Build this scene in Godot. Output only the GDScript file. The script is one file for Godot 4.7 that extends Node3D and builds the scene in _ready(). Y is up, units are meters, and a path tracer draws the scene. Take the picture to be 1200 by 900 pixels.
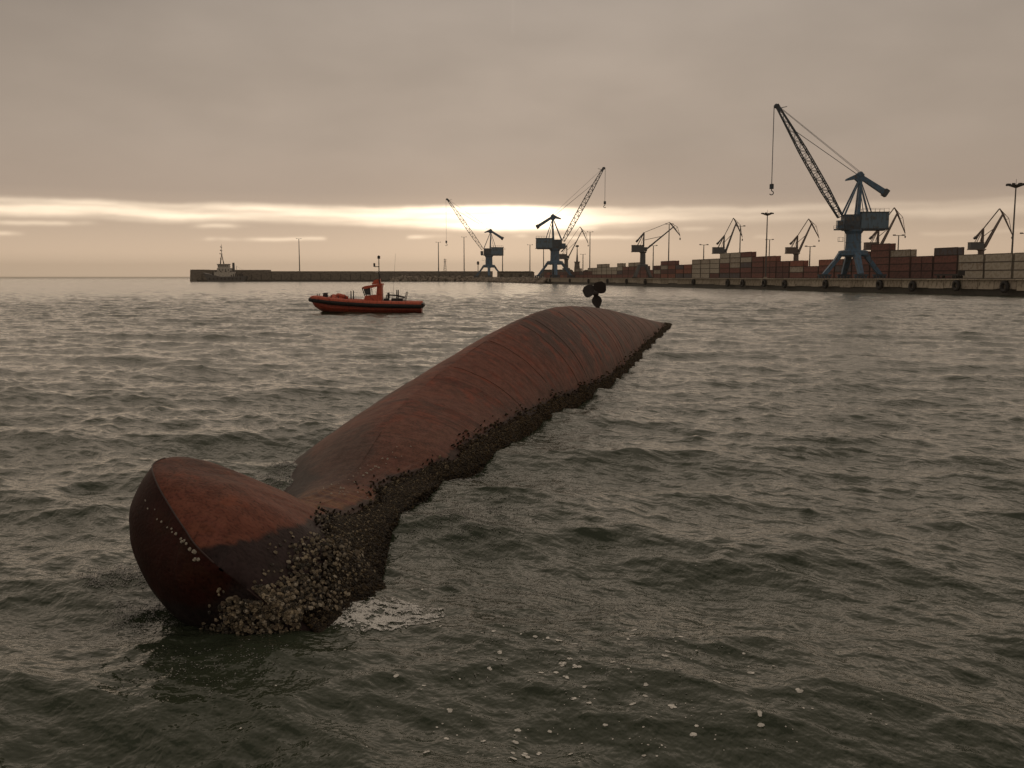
extends Node3D
# A capsized ship in a harbour under a low overcast sky: water, hull, quay, cranes, containers, boats.

var rng := RandomNumberGenerator.new()
var cur: SurfaceTool
var used := {}
var M := {}

# ---------------------------------------------------------------- naming and tagging

func numbered(called: String) -> String:
	var n: int = used.get(called, 0)
	used[called] = n + 1
	return called if n == 0 else "%s_%03d" % [called, n]

func tag(o: Node, label: String, category: String, group := "") -> void:
	o.set_meta("label", label)
	o.set_meta("category", category)
	if group:
		o.set_meta("group", group)

func thing(called: String, label: String, category: String, where := Vector3.ZERO, turn := 0.0, group := "") -> Node3D:
	var o := Node3D.new()
	o.name = numbered(called)
	add_child(o)
	o.position = where
	o.rotation.y = turn
	tag(o, label, category, group)
	return o

func copy(source: Node3D, label: String, where: Vector3, turn: float) -> Node3D:
	var c: Node3D = source.duplicate()
	c.name = numbered(str(source.name).rstrip("0123456789").trim_suffix("_"))
	add_child(c)
	c.position = where
	c.rotation.y = turn
	c.set_meta("label", label)
	return c

# ---------------------------------------------------------------- mesh helpers

func begin() -> void:
	cur = SurfaceTool.new()
	cur.begin(Mesh.PRIMITIVE_TRIANGLES)

func finish() -> ArrayMesh:
	return cur.commit()

func part(called: String, mesh: Mesh, mat: Material, parent: Node) -> MeshInstance3D:
	var o := MeshInstance3D.new()
	o.mesh = mesh
	o.material_override = mat
	o.name = called if parent != self else numbered(called)
	parent.add_child(o, true)
	return o

func done(called: String, mat: Material, parent: Node) -> MeshInstance3D:
	return part(called, finish(), mat, parent)

func tri(a: Vector3, b: Vector3, c: Vector3, na: Vector3, nb: Vector3, nc: Vector3) -> void:
	if (b - a).cross(c - a).dot(na + nb + nc) > 0.0:
		var t := b; b = c; c = t
		t = nb; nb = nc; nc = t
	cur.set_normal(na); cur.add_vertex(a)
	cur.set_normal(nb); cur.add_vertex(b)
	cur.set_normal(nc); cur.add_vertex(c)

func quad(a: Vector3, b: Vector3, c: Vector3, d: Vector3, outward: Vector3) -> void:
	var n := (c - a).cross(d - b).normalized()
	if n.dot(outward) < 0.0:
		n = -n
	tri(a, b, c, n, n, n)
	tri(a, c, d, n, n, n)

func hexa(p: Array) -> void:   # eight corners: bottom 0-3 round, top 4-7 round
	var mid := Vector3.ZERO
	for q in p:
		mid += q / 8.0
	for f in [[0, 1, 2, 3], [4, 5, 6, 7], [0, 1, 5, 4], [1, 2, 6, 5], [2, 3, 7, 6], [3, 0, 4, 7]]:
		var a: Vector3 = p[f[0]]
		var b: Vector3 = p[f[1]]
		var c: Vector3 = p[f[2]]
		var d: Vector3 = p[f[3]]
		quad(a, b, c, d, (a + b + c + d) / 4.0 - mid)

func box(at: Vector3, size: Vector3, turn := Basis()) -> void:
	var h := size / 2.0
	var p := []
	for y in [-h.y, h.y]:
		for xz in [[-1, -1], [1, -1], [1, 1], [-1, 1]]:
			p.append(at + turn * Vector3(h.x * xz[0], y, h.z * xz[1]))
	hexa(p)

func span(lo: Vector3, hi: Vector3) -> void:
	box((lo + hi) / 2.0, hi - lo)

func bar(a: Vector3, b: Vector3, w0: float, w1 := -1.0, flat := 1.0) -> void:
	if w1 < 0.0:
		w1 = w0
	var d := (b - a).normalized()
	var s := d.cross(Vector3.BACK if absf(d.z) < 0.9 else Vector3.UP).normalized()
	var t := d.cross(s).normalized()
	var p := []
	for e in [[a, w0 / 2.0], [b, w1 / 2.0]]:
		var at: Vector3 = e[0]
		var w: float = e[1]
		p.append_array([at - s * w - t * w * flat, at + s * w - t * w * flat, at + s * w + t * w * flat, at - s * w + t * w * flat])
	hexa(p)

func tube(a: Vector3, b: Vector3, r0: float, r1: float, n := 8, caps := true) -> void:
	var d := (b - a).normalized()
	var s := d.cross(Vector3.BACK if absf(d.z) < 0.9 else Vector3.UP).normalized()
	var t := d.cross(s).normalized()
	for i in n:
		var u := s * cos(TAU * i / n) + t * sin(TAU * i / n)
		var v := s * cos(TAU * (i + 1) / n) + t * sin(TAU * (i + 1) / n)
		tri(a + u * r0, a + v * r0, b + v * r1, u, v, v)
		tri(a + u * r0, b + v * r1, b + u * r1, u, v, u)
		if caps:
			tri(a, a + u * r0, a + v * r0, -d, -d, -d)
			tri(b, b + u * r1, b + v * r1, d, d, d)

func pipe(points: Array, r: float, n := 6) -> void:
	for i in points.size() - 1:
		tube(points[i], points[i + 1], r, r, n)

func lathe(profile: Array, n: int, xf := Transform3D()) -> void:   # profile: Vector2(radius, height), upwards along the outside
	for k in profile.size() - 1:
		var p: Vector2 = profile[k]
		var q: Vector2 = profile[k + 1]
		var nd := Vector2(q.y - p.y, p.x - q.x).normalized()
		for i in n:
			var a := TAU * i / n
			var b := TAU * (i + 1) / n
			var ca := Vector3(cos(a), 0, sin(a))
			var cb := Vector3(cos(b), 0, sin(b))
			var na := xf.basis * (ca * nd.x + Vector3.UP * nd.y)
			var nb := xf.basis * (cb * nd.x + Vector3.UP * nd.y)
			var p0 := xf * (ca * p.x + Vector3.UP * p.y)
			var p1 := xf * (cb * p.x + Vector3.UP * p.y)
			var q0 := xf * (ca * q.x + Vector3.UP * q.y)
			var q1 := xf * (cb * q.x + Vector3.UP * q.y)
			if p.x > 0.0001:
				tri(p0, p1, q1, na, nb, nb)
			if q.x > 0.0001:
				tri(p0, q1, q0, na, nb, na)

func extrude(poly: PackedVector2Array, z0: float, z1: float) -> void:
	var idx := Geometry2D.triangulate_polygon(poly)
	for k in range(0, idx.size(), 3):
		for e in [[z0, -1.0], [z1, 1.0]]:
			var z: float = e[0]
			var n := Vector3(0, 0, 1 if (e[1] > 0.0) == (z1 > z0) else -1)
			var a := poly[idx[k]]
			var b := poly[idx[k + 1]]
			var c := poly[idx[k + 2]]
			tri(Vector3(a.x, a.y, z), Vector3(b.x, b.y, z), Vector3(c.x, c.y, z), n, n, n)
	var turn := -1.0 if Geometry2D.is_polygon_clockwise(poly) else 1.0
	for k in poly.size():
		var a := poly[k]
		var b := poly[(k + 1) % poly.size()]
		var out := Vector3(b.y - a.y, a.x - b.x, 0) * turn
		quad(Vector3(a.x, a.y, z0), Vector3(b.x, b.y, z0), Vector3(b.x, b.y, z1), Vector3(a.x, a.y, z1), out)

func ball(at: Vector3, r: Vector3, n := 8, rows := 5, wobble := 0.0) -> void:
	var p := []
	for j in rows + 1:
		var line := []
		for i in n:
			var a := TAU * i / n
			var b := PI * j / rows
			var k := 1.0 + (rng.randf() - 0.5) * wobble * (0.0 if j == 0 or j == rows else 1.0)
			line.append(Vector3(cos(a) * sin(b), cos(b), sin(a) * sin(b)) * k)
		p.append(line)
	for j in rows:
		for i in n:
			var a: Vector3 = p[j][i]
			var b: Vector3 = p[j][(i + 1) % n]
			var c: Vector3 = p[j + 1][(i + 1) % n]
			var d: Vector3 = p[j + 1][i]
			if j > 0:
				tri(at + a * r, at + b * r, at + c * r, (a / r).normalized(), (b / r).normalized(), (c / r).normalized())
			if j < rows - 1:
				tri(at + a * r, at + c * r, at + d * r, (a / r).normalized(), (c / r).normalized(), (d / r).normalized())

# ---------------------------------------------------------------- materials

func lin(r: float, g: float, b: float) -> Color:
	return Color(r, g, b).linear_to_srgb()

func plain(color: Color, rough := 0.7, metal := 0.0) -> StandardMaterial3D:
	var m := StandardMaterial3D.new()
	m.albedo_color = color
	m.roughness = rough
	m.metallic = metal
	return m

func worn(a: Color, b: Color, c: Color, size: float, rough := 0.75, metal := 0.0, number := 1, stretch := 1.0) -> StandardMaterial3D:
	# paint a with patches of b and spots of c, in a pattern about «size» metres wide
	var noise := FastNoiseLite.new()
	noise.seed = number
	noise.noise_type = FastNoiseLite.TYPE_SIMPLEX_SMOOTH
	noise.frequency = 0.02
	noise.fractal_octaves = 5
	var ramp := Gradient.new()
	ramp.offsets = PackedFloat32Array([0.0, 0.36, 0.52, 0.66, 1.0])
	ramp.colors = PackedColorArray([c, b, a, a.lerp(b, 0.25), a.lerp(Color.WHITE, 0.06)])
	var t := NoiseTexture2D.new()
	t.width = 256
	t.height = 256
	t.seamless = true
	t.noise = noise
	t.color_ramp = ramp
	var m := plain(Color.WHITE, rough, metal)
	m.albedo_texture = t
	m.uv1_triplanar = true
	m.uv1_scale = Vector3(1.0 / size, 1.0 / (size * stretch), 1.0 / size)
	return m

# ---------------------------------------------------------------- sky

func smooth(a: float, b: float, x: float) -> float:
	var t := clampf((x - a) / (b - a), 0.0, 1.0)
	return t * t * (3.0 - 2.0 * t)

var sky_rough := FastNoiseLite.new()
var sky_fine := FastNoiseLite.new()
var sky_keys := Gradient.new()

func sky_color(az: float, el: float) -> Color:   # degrees from straight ahead and above the horizon; a linear colour
	var c := sky_keys.sample(clampf(el, 0.0, 90.0) / 90.0)
	var ahead := exp(-pow((az + 5.0) / 30.0, 2.0))
	c = c * (0.84 + 0.20 * ahead)
	c = c * (1.0 - 0.22 * smooth(7.0, 17.0, el) * smooth(-4.0, -32.0, az) * smooth(-120.0, -60.0, az))
	var m := sky_rough.get_noise_2d(az * 1.1, el * 3.2 + 40.0) + 0.5 * sky_rough.get_noise_2d(az * 3.0 + 300.0, el * 8.0)
	c = c * (1.0 + 0.11 * m * smooth(3.0, 9.0, el))
	if el < 14.0:
		# the gap under the cloud sheet, with bars of cloud across it
		var e := el + 0.16 * sky_fine.get_noise_2d(az * 1.6, 3.0) + 0.07 * sky_fine.get_noise_2d(az * 7.0, 33.0)
		var middle := exp(-pow((az + 0.5) / 7.0, 2.0))
		var tex := 0.78 + 0.75 * sky_fine.get_noise_2d(az * 1.8, e * 34.0)
		var main := smooth(4.42, 4.0, e) * smooth(3.05 - 0.55 * middle, 3.6 - 0.5 * middle, e) * clampf(tex + 0.25 * middle, 0.0, 1.15)
		var second := exp(-pow((e - 2.98 - 0.25 * sky_fine.get_noise_2d(az * 0.9, 50.0)) / 0.11, 2.0)) * smooth(0.0, 0.3, sky_fine.get_noise_2d(az * 1.8 + 70.0, 9.0))
		var third := exp(-pow((e - 2.35 - 0.3 * sky_fine.get_noise_2d(az * 0.8, 80.0)) / 0.09, 2.0)) * smooth(0.05, 0.35, sky_fine.get_noise_2d(az * 2.4 + 170.0, 29.0))
		var band := main + 0.55 * second + 0.55 * third
		var left := 0.48 * smooth(14.0, -4.0, az) * smooth(-75.0, -30.0, az) + 0.20 * smooth(60.0, 10.0, absf(az))
		var glow := left + 0.74 * exp(-pow((az + 0.5) / 4.5, 2.0)) + 0.22 * exp(-pow((az + 1.0) / 9.0, 2.0))
		c = c + Color(1.12, 0.93, 0.68) * glow * band
		c = c + Color(0.14, 0.098, 0.06) * exp(-pow((az + 0.5) / 8.0, 2.0)) * exp(-pow((el - 2.8) / 2.6, 2.0))
	c.a = 1.0
	return c

func make_sky() -> Image:
	sky_rough.seed = 11
	sky_rough.frequency = 0.035
	sky_rough.fractal_octaves = 4
	sky_fine.seed = 23
	sky_fine.frequency = 0.05
	sky_fine.fractal_octaves = 4
	sky_keys.offsets = PackedFloat32Array([0.0, 1.4 / 90, 3.0 / 90, 5.0 / 90, 8.0 / 90, 12.0 / 90, 17.0 / 90, 35.0 / 90, 1.0])
	sky_keys.colors = PackedColorArray([Color(0.765, 0.572, 0.404), Color(0.775, 0.578, 0.410), Color(0.607, 0.461, 0.337), Color(0.453, 0.353, 0.275), Color(0.430, 0.346, 0.276), Color(0.413, 0.338, 0.274), Color(0.383, 0.321, 0.268), Color(0.355, 0.305, 0.258), Color(0.332, 0.292, 0.255)])
	var w := 4096
	var h := 2048
	var small := Image.create(w / 4, h / 4, false, Image.FORMAT_RGBF)
	for j in h / 8:
		for i in w / 4:
			small.set_pixel(i, j, sky_color(wrapf((i + 0.5) * 1440.0 / w, -180.0, 180.0), 90.0 - (j + 0.5) * 720.0 / h))
	small.fill_rect(Rect2i(0, h / 8, w / 4, h / 8), Color(0.07, 0.066, 0.05))
	small.resize(w, h, Image.INTERPOLATE_CUBIC)
	for j in range(h / 2 - 160, h / 2):
		for i in w:
			small.set_pixel(i, j, sky_color(wrapf((i + 0.5) * 360.0 / w, -180.0, 180.0), 90.0 - (j + 0.5) * 180.0 / h))
	small.fill_rect(Rect2i(0, h / 2, w, h / 2), Color(0.07, 0.066, 0.05))
	return small

# ---------------------------------------------------------------- waves: a tile of open sea from a wind spectrum

const N := 512
const TILE := 62.0
var sea_y := PackedFloat32Array()
var sea_x := PackedFloat32Array()
var sea_z := PackedFloat32Array()

func inverse(re: PackedFloat32Array, im: PackedFloat32Array) -> Array:
	var bits := PackedInt32Array()
	bits.resize(N)
	var cs := PackedFloat32Array()
	var sn := PackedFloat32Array()
	cs.resize(N / 2)
	sn.resize(N / 2)
	for i in N:
		var r := 0
		var v := i
		for b in 9:
			r = (r << 1) | (v & 1)
			v >>= 1
		bits[i] = r
	for i in N / 2:
		cs[i] = cos(TAU * i / N)
		sn[i] = sin(TAU * i / N)
	var a := PackedFloat32Array()
	var b2 := PackedFloat32Array()
	a.resize(N)
	b2.resize(N)
	for way in 2:
		for line in N:
			var first := line * N if way == 0 else line
			var step := 1 if way == 0 else N
			for i in N:
				var at := first + bits[i] * step
				a[i] = re[at]
				b2[i] = im[at]
			var half := 1
			while half < N:
				var jump := N / (half * 2)
				for k in half:
					var c := cs[k * jump]
					var s := sn[k * jump]
					var i := k
					while i < N:
						var j := i + half
						var xr := a[j] * c - b2[j] * s
						var xi := a[j] * s + b2[j] * c
						a[j] = a[i] - xr
						b2[j] = b2[i] - xi
						a[i] += xr
						b2[i] += xi
						i += half * 2
				half *= 2
			for i in N:
				var at := first + i * step
				re[at] = a[i]
				im[at] = b2[i]
	return [re, im]

func make_sea(height: float) -> void:
	var gen := RandomNumberGenerator.new()
	gen.seed = 77
	var hr := PackedFloat32Array()
	var hi := PackedFloat32Array()
	hr.resize(N * N)
	hi.resize(N * N)
	var wind := Vector2(-0.20, 0.98).normalized()
	for j in N:
		for i in N:
			var k := Vector2(i if i < N / 2 else i - N, j if j < N / 2 else j - N) * TAU / TILE
			var l := k.length()
			var g1 := gen.randfn()
			var g2 := gen.randfn()
			if l < 0.001:
				continue
			var along := k.dot(wind) / l
			var spread := lerpf(pow(maxf(along, 0.0), 8.0), 0.45 + 0.2 * along, smooth(1.2, 8.0, l))
			var p := exp(-1.0 / pow(l * 1.35, 4.0)) / pow(l, 4.35) * exp(-l * l * 0.0022) * maxf(spread, 0.03)
			p *= 1.0 + 0.6 * smooth(6.0, 14.0, l)
			var s := sqrt(p)
			hr[j * N + i] = g1 * s
			hi[j * N + i] = g2 * s
	var f1r := PackedFloat32Array()
	var f1i := PackedFloat32Array()
	var f2r := PackedFloat32Array()
	var f2i := PackedFloat32Array()
	f1r.resize(N * N); f1i.resize(N * N); f2r.resize(N * N); f2i.resize(N * N)
	for j in N:
		for i in N:
			var at := j * N + i
			var op := ((N - j) % N) * N + (N - i) % N
			var xr := hr[at] + hr[op]
			var xi := hi[at] - hi[op]
			var k := Vector2(i if i < N / 2 else i - N, j if j < N / 2 else j - N)
			var l := k.length()
			if l > 0.0:
				k /= l
			f1r[at] = xr * (1.0 + k.x)
			f1i[at] = xi * (1.0 + k.x)
			f2r[at] = k.y * xi
			f2i[at] = -k.y * xr
	var one := inverse(f1r, f1i)
	sea_y = one[0]
	sea_x = one[1]
	sea_z = inverse(f2r, f2i)[0]
	var total := 0.0
	for v in sea_y:
		total += v * v
	var scale := height / sqrt(total / (N * N))
	for i in N * N:
		sea_y[i] *= scale
		sea_x[i] *= -scale * 0.95
		sea_z[i] *= -scale * 0.95

func tile_at(u: float, v: float) -> Vector3:   # in cells
	var fu := floorf(u)
	var fv := floorf(v)
	var a := u - fu
	var b := v - fv
	var i0 := int(fu) & (N - 1)
	var j0 := (int(fv) & (N - 1)) * N
	var i1 := (i0 + 1) & (N - 1)
	var j1 := (j0 + N) & (N * N - 1)
	var p := j0 + i0
	var q := j0 + i1
	var r := j1 + i0
	var s := j1 + i1
	var wp := (1.0 - a) * (1.0 - b)
	var wq := a * (1.0 - b)
	var wr := (1.0 - a) * b
	var ws := a * b
	return Vector3(sea_x[p] * wp + sea_x[q] * wq + sea_x[r] * wr + sea_x[s] * ws, sea_y[p] * wp + sea_y[q] * wq + sea_y[r] * wr + sea_y[s] * ws, sea_z[p] * wp + sea_z[q] * wq + sea_z[r] * wr + sea_z[s] * ws)

const CELL := N / TILE
const SMALL := 0.37   # a second, smaller copy of the tile, turned, breaks up the repeats

func wave(x: float, z: float) -> Vector3:
	var d := tile_at(x * CELL + 90.0, z * CELL + 13.0)
	var u := (x * 0.906 + z * 0.423) * CELL / SMALL
	var v := (z * 0.906 - x * 0.423) * CELL / SMALL
	var e := tile_at(u, v) * SMALL * 0.55
	return Vector3(x + d.x + e.x * 0.906 - e.z * 0.423, d.y + e.y, z + d.z + e.x * 0.423 + e.z * 0.906)

func make_water() -> void:
	var radii := PackedFloat32Array()
	var r := 0.6
	while r < 8.5:
		radii.append(r)
		r += 0.3
	while r < 6000.0:
		radii.append(r)
		r += minf(maxf(0.03, r * r * 0.000125), maxf(0.55, (r - 170.0) * 0.03))
	var angles := PackedFloat32Array()
	var a := -180.0
	while a < 180.0:
		angles.append(a)
		a += 0.085 if absf(a) < 33.0 else (0.25 if absf(a) < 45.0 else 5.0)
	angles.append(180.0)
	var rows := radii.size()
	var cols := angles.size()
	var v := PackedVector3Array()
	var nrm := PackedVector3Array()
	var uv := PackedVector2Array()
	v.resize(rows * cols)
	nrm.resize(rows * cols)
	uv.resize(rows * cols)
	var sa := PackedFloat32Array()
	var ca := PackedFloat32Array()
	for q in angles:
		sa.append(sin(deg_to_rad(q)))
		ca.append(-cos(deg_to_rad(q)))
	for j in rows:
		var rr := radii[j]
		var far := smooth(900.0, 350.0, rr)
		for i in cols:
			var x := rr * sa[i]
			var z := rr * ca[i]
			var at := j * cols + i
			var p := wave(x, z) if far > 0.0 else Vector3(x, 0, z)
			if far < 1.0:
				p = Vector3(x, 0, z).lerp(p, far)
			v[at] = p
			uv[at] = Vector2((x * 0.94 + z * 0.34) / 5.2 + p.y * 0.15, (z * 0.94 - x * 0.34) / 5.2)
	for j in rows:
		var j0 := maxi(j - 1, 0) * cols
		var j1 := mini(j + 1, rows - 1) * cols
		for i in cols:
			nrm[j * cols + i] = (v[j * cols + mini(i + 1, cols - 1)] - v[j * cols + maxi(i - 1, 0)]).cross(v[j1 + i] - v[j0 + i]).normalized()
	var index := PackedInt32Array()
	index.resize((rows - 1) * (cols - 1) * 6)
	var n := 0
	for j in rows - 1:
		for i in cols - 1:
			var at := j * cols + i
			index[n] = at
			index[n + 1] = at + cols
			index[n + 2] = at + 1
			index[n + 3] = at + 1
			index[n + 4] = at + cols
			index[n + 5] = at + cols + 1
			n += 6
	if nrm[cols * 40 + 60].y < 0.0:
		for i in nrm.size():
			nrm[i] = -nrm[i]
	var arrays := []
	arrays.resize(Mesh.ARRAY_MAX)
	arrays[Mesh.ARRAY_VERTEX] = v
	arrays[Mesh.ARRAY_NORMAL] = nrm
	arrays[Mesh.ARRAY_TEX_UV] = uv
	arrays[Mesh.ARRAY_INDEX] = index
	var mesh := ArrayMesh.new()
	mesh.add_surface_from_arrays(Mesh.PRIMITIVE_TRIANGLES, arrays)
	# fine ripples, from the same sea at a smaller size
	var bytes := PackedByteArray()
	bytes.resize(N * N * 3)
	var steep := 0.95 / (2.0 * TILE / N)
	for j in N:
		for i in N:
			var at := j * N + i
			var dx := (sea_y[j * N + (i + 1) % N] - sea_y[j * N + (i + N - 1) % N]) * steep
			var dy := (sea_y[((j + 1) % N) * N + i] - sea_y[((j + N - 1) % N) * N + i]) * steep
			var d := Vector3(-dx, dy, 1.0).normalized()
			bytes[at * 3] = int(d.x * 127.0 + 128.0)
			bytes[at * 3 + 1] = int(d.y * 127.0 + 128.0)
			bytes[at * 3 + 2] = int(d.z * 127.0 + 128.0)
	var m := plain(lin(0.039, 0.049, 0.030), 0.14)
	m.metallic_specular = 0.34
	m.normal_enabled = true
	m.normal_texture = ImageTexture.create_from_image(Image.create_from_data(N, N, false, Image.FORMAT_RGB8, bytes))
	m.normal_scale = 1.0
	part("water", mesh, m, self).set_meta("kind", "structure")

# ---------------------------------------------------------------- the hull
# sections at distances ahead: distance, middle x and y, reach up and down, reach right and left, lean, four roundings

const SECTIONS := [
	[12.28, -3.980, 1.050, 0.004, 0.004, 0.004, 0.004, 50.000, 0.700, 0.500, 0.500, 0.500],
	[12.40, -4.000, 1.030, 0.340, 1.300, 0.120, 0.440, 50.000, 0.740, 0.500, 0.500, 0.500],
	[12.70, -4.020, 1.000, 0.740, 1.920, 0.290, 0.900, 50.000, 0.800, 0.460, 0.500, 0.500],
	[13.10, -4.040, 0.960, 1.180, 2.320, 0.460, 1.240, 50.000, 0.860, 0.430, 0.500, 0.500],
	[13.60, -4.060, 0.920, 1.650, 2.600, 0.620, 1.480, 50.000, 0.880, 0.400, 0.500, 0.500],
	[14.30, -4.050, 0.820, 2.020, 2.700, 0.840, 1.620, 50.000, 0.800, 0.400, 0.500, 0.500],
	[15.00, -3.900, 0.740, 1.990, 2.650, 0.820, 1.500, 48.000, 0.680, 0.430, 0.500, 0.500],
	[15.80, -3.860, 0.500, 1.480, 2.350, 0.820, 1.250, 41.000, 0.580, 0.480, 0.500, 0.500],
	[16.80, -3.880, 0.120, 0.930, 2.000, 1.020, 1.000, 28.000, 0.520, 0.500, 0.500, 0.500],
	[18.00, -3.860, 0.000, 0.700, 1.800, 1.360, 0.980, 14.000, 0.500, 0.500, 0.500, 0.600],
	[19.00, -3.880, 0.000, 0.590, 1.700, 1.700, 1.050, 4.000, 0.500, 0.500, 0.500, 0.700],
	[20.20, -3.740, 0.000, 0.500, 1.700, 1.780, 1.400, 0.000, 0.500, 0.560, 0.500, 0.850],
	[21.40, -3.600, 0.000, 0.580, 1.700, 1.900, 1.800, 0.000, 0.520, 0.600, 0.510, 0.950],
	[22.80, -3.470, 0.000, 0.840, 1.700, 2.080, 2.180, 0.000, 0.560, 0.600, 0.530, 1.000],
	[25.00, -3.250, 0.000, 1.250, 1.800, 2.450, 2.700, 0.000, 0.620, 0.620, 0.550, 1.000],
	[28.00, -2.750, 0.000, 1.660, 2.000, 2.680, 2.950, 0.000, 0.680, 0.620, 0.570, 0.950],
	[33.00, -1.300, 0.000, 2.500, 2.200, 2.680, 2.980, 0.000, 0.740, 0.620, 0.600, 0.850],
	[38.00, 0.300, 0.000, 3.200, 2.200, 2.700, 2.800, 0.000, 0.760, 0.600, 0.600, 0.700],
	[43.00, 1.750, 0.000, 3.560, 2.200, 2.720, 2.350, 0.000, 0.760, 0.580, 0.600, 0.600],
	[48.00, 3.000, 0.000, 3.520, 2.200, 2.660, 2.300, 0.000, 0.760, 0.550, 0.600, 0.550],
	[53.00, 4.150, 0.000, 3.340, 2.200, 2.700, 2.400, 0.000, 0.750, 0.520, 0.580, 0.500],
	[62.00, 6.100, 0.000, 2.920, 2.200, 2.620, 2.600, 0.000, 0.700, 0.500, 0.550, 0.500],
	[75.00, 9.550, 0.000, 1.940, 2.200, 2.100, 2.200, 0.000, 0.620, 0.500, 0.520, 0.500],
	[90.00, 14.100, 0.000, 0.700, 2.000, 0.950, 1.000, 0.000, 0.550, 0.500, 0.500, 0.500],
	[98.00, 16.750, 0.000, 0.050, 1.200, 0.120, 0.120, 0.000, 0.500, 0.500, 0.500, 0.500]]
var buckle := FastNoiseLite.new()
var lumps := FastNoiseLite.new()

func slope(i: int, c: int) -> float:
	var lo := maxi(i - 1, 0)
	var hi := mini(i + 1, SECTIONS.size() - 1)
	if lo == i or hi == i:
		return (SECTIONS[hi][c] - SECTIONS[lo][c]) / (SECTIONS[hi][0] - SECTIONS[lo][0])
	var h0: float = SECTIONS[i][0] - SECTIONS[lo][0]
	var h1: float = SECTIONS[hi][0] - SECTIONS[i][0]
	var s0: float = (SECTIONS[i][c] - SECTIONS[lo][c]) / h0
	var s1: float = (SECTIONS[hi][c] - SECTIONS[i][c]) / h1
	return (s0 * h1 + s1 * h0) / (h0 + h1)

var section_cache := {}

func section(d: float) -> PackedFloat32Array:
	if section_cache.has(d):
		return section_cache[d]
	var i := 0
	while i < SECTIONS.size() - 2 and SECTIONS[i + 1][0] < d:
		i += 1
	var h: float = SECTIONS[i + 1][0] - SECTIONS[i][0]
	var t: float = clampf((d - SECTIONS[i][0]) / h, 0.0, 1.0)
	var out := PackedFloat32Array([d])
	for c in range(1, 12):
		var a: float = SECTIONS[i][c]
		var b: float = SECTIONS[i + 1][c]
		out.append((2 * t * t * t - 3 * t * t + 1) * a + (t * t * t - 2 * t * t + t) * h * slope(i, c) + (3 * t * t - 2 * t * t * t) * b + (t * t * t - t * t) * h * slope(i + 1, c))
	section_cache[d] = out
	return out

func skin(d: float, phi: float) -> Vector3:   # phi from the keel line (0) round the right side (to PI) and back up the left
	var s := section(d)
	var sn := sin(phi)
	var v := cos(phi)
	v = pow(v, 2.0 * (s[10] if sn > 0.0 else s[11])) * s[3] if v > 0.0 else v * s[4]
	var u := pow(absf(sn), 2.0 * s[8]) * s[5] if sn > 0.0 else -pow(absf(sn), 2.0 * s[9]) * s[6]
	var lean := deg_to_rad(s[7])
	var c := cos(lean)
	var n := sin(lean)
	var at := Vector2(s[1] + u * c - v * n, s[2] + u * n + v * c)
	# behind the bow the right side falls in one plain slope from the ridge to the waterline
	var sloped := smooth(13.1, 16.0, d) * smooth(23.5, 20.8, d)
	if sloped > 0.0 and phi > 0.0 and phi < PI:
		var ridge := Vector2(s[1] - s[3] * n, s[2] + s[3] * c)
		var foot := Vector2(s[1] + s[4] * n, s[2] - s[4] * c)
		var water := Vector2(-2.36 - 0.14 * smooth(14.5, 16.9, d) + 0.95 * smooth(16.9, 24.0, d), -0.08 + 0.18 * smooth(16.0, 18.5, d))
		var t := phi / PI
		var q := t / 0.62
		var p := ridge.lerp(water, q) + Vector2(0.5, 0.86) * (0.24 * pow(sin(PI * q), 0.7) * smooth(18.5, 15.0, d) + 0.05 * sin(PI * q)) if q < 1.0 else water.lerp(foot, (q - 1.0) / (1.0 / 0.62 - 1.0))
		at = at.lerp(p, sloped)
	return Vector3(at.x, at.y, -d)

func skin_normal(d: float, phi: float) -> Vector3:
	var lo := phi - 0.012
	var hi := phi + 0.012
	if d < 17.0:   # the stem is a sharp edge
		var side := 0.0 if phi < PI else PI
		lo = maxf(lo, side + 0.02)
		hi = minf(hi, side + PI - 0.02)
		if hi <= lo:
			hi = lo + 0.01
	var e := minf(0.02, (d - 12.27) * 0.3)
	var q := clampf(phi, lo, hi)
	var n := (skin(d, hi) - skin(d, lo)).cross(skin(d + e, q) - skin(d - e, q)).normalized()
	var s := section(d)
	if n.dot(skin(d, phi) - Vector3(s[1], s[2], -d)) < 0.0:
		n = -n
	return n

func wet_line(d: float) -> float:   # the height up to which the plating is dark and wet
	return lerpf(1.30, 0.37, smooth(12.4, 19.6, d)) + 0.23 * smooth(20.5, 25.5, d) + 0.05 * buckle.get_noise_2d(d * 3.0, 5.0) - 0.22 * smooth(34.0, 50.0, d)

func dent(d: float, phi: float, p: Vector3) -> float:
	var v := 0.022 * buckle.get_noise_2d(d * 1.6, phi * 9.0) * smooth(12.6, 14.5, d)
	var ribs := smooth(36.0, 46.0, d)
	v += ribs * 0.014 * buckle.get_noise_2d(d * 9.0, 70.0 + phi * 0.2) * smooth(0.05, 0.5, absf(sin(phi)))
	v += 0.02 * smooth(13.5, 16.0, d) * smooth(30.0, 20.0, d) * lumps.get_noise_3d(d * 0.8, phi * 26.0, 4.0)
	return v

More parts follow.
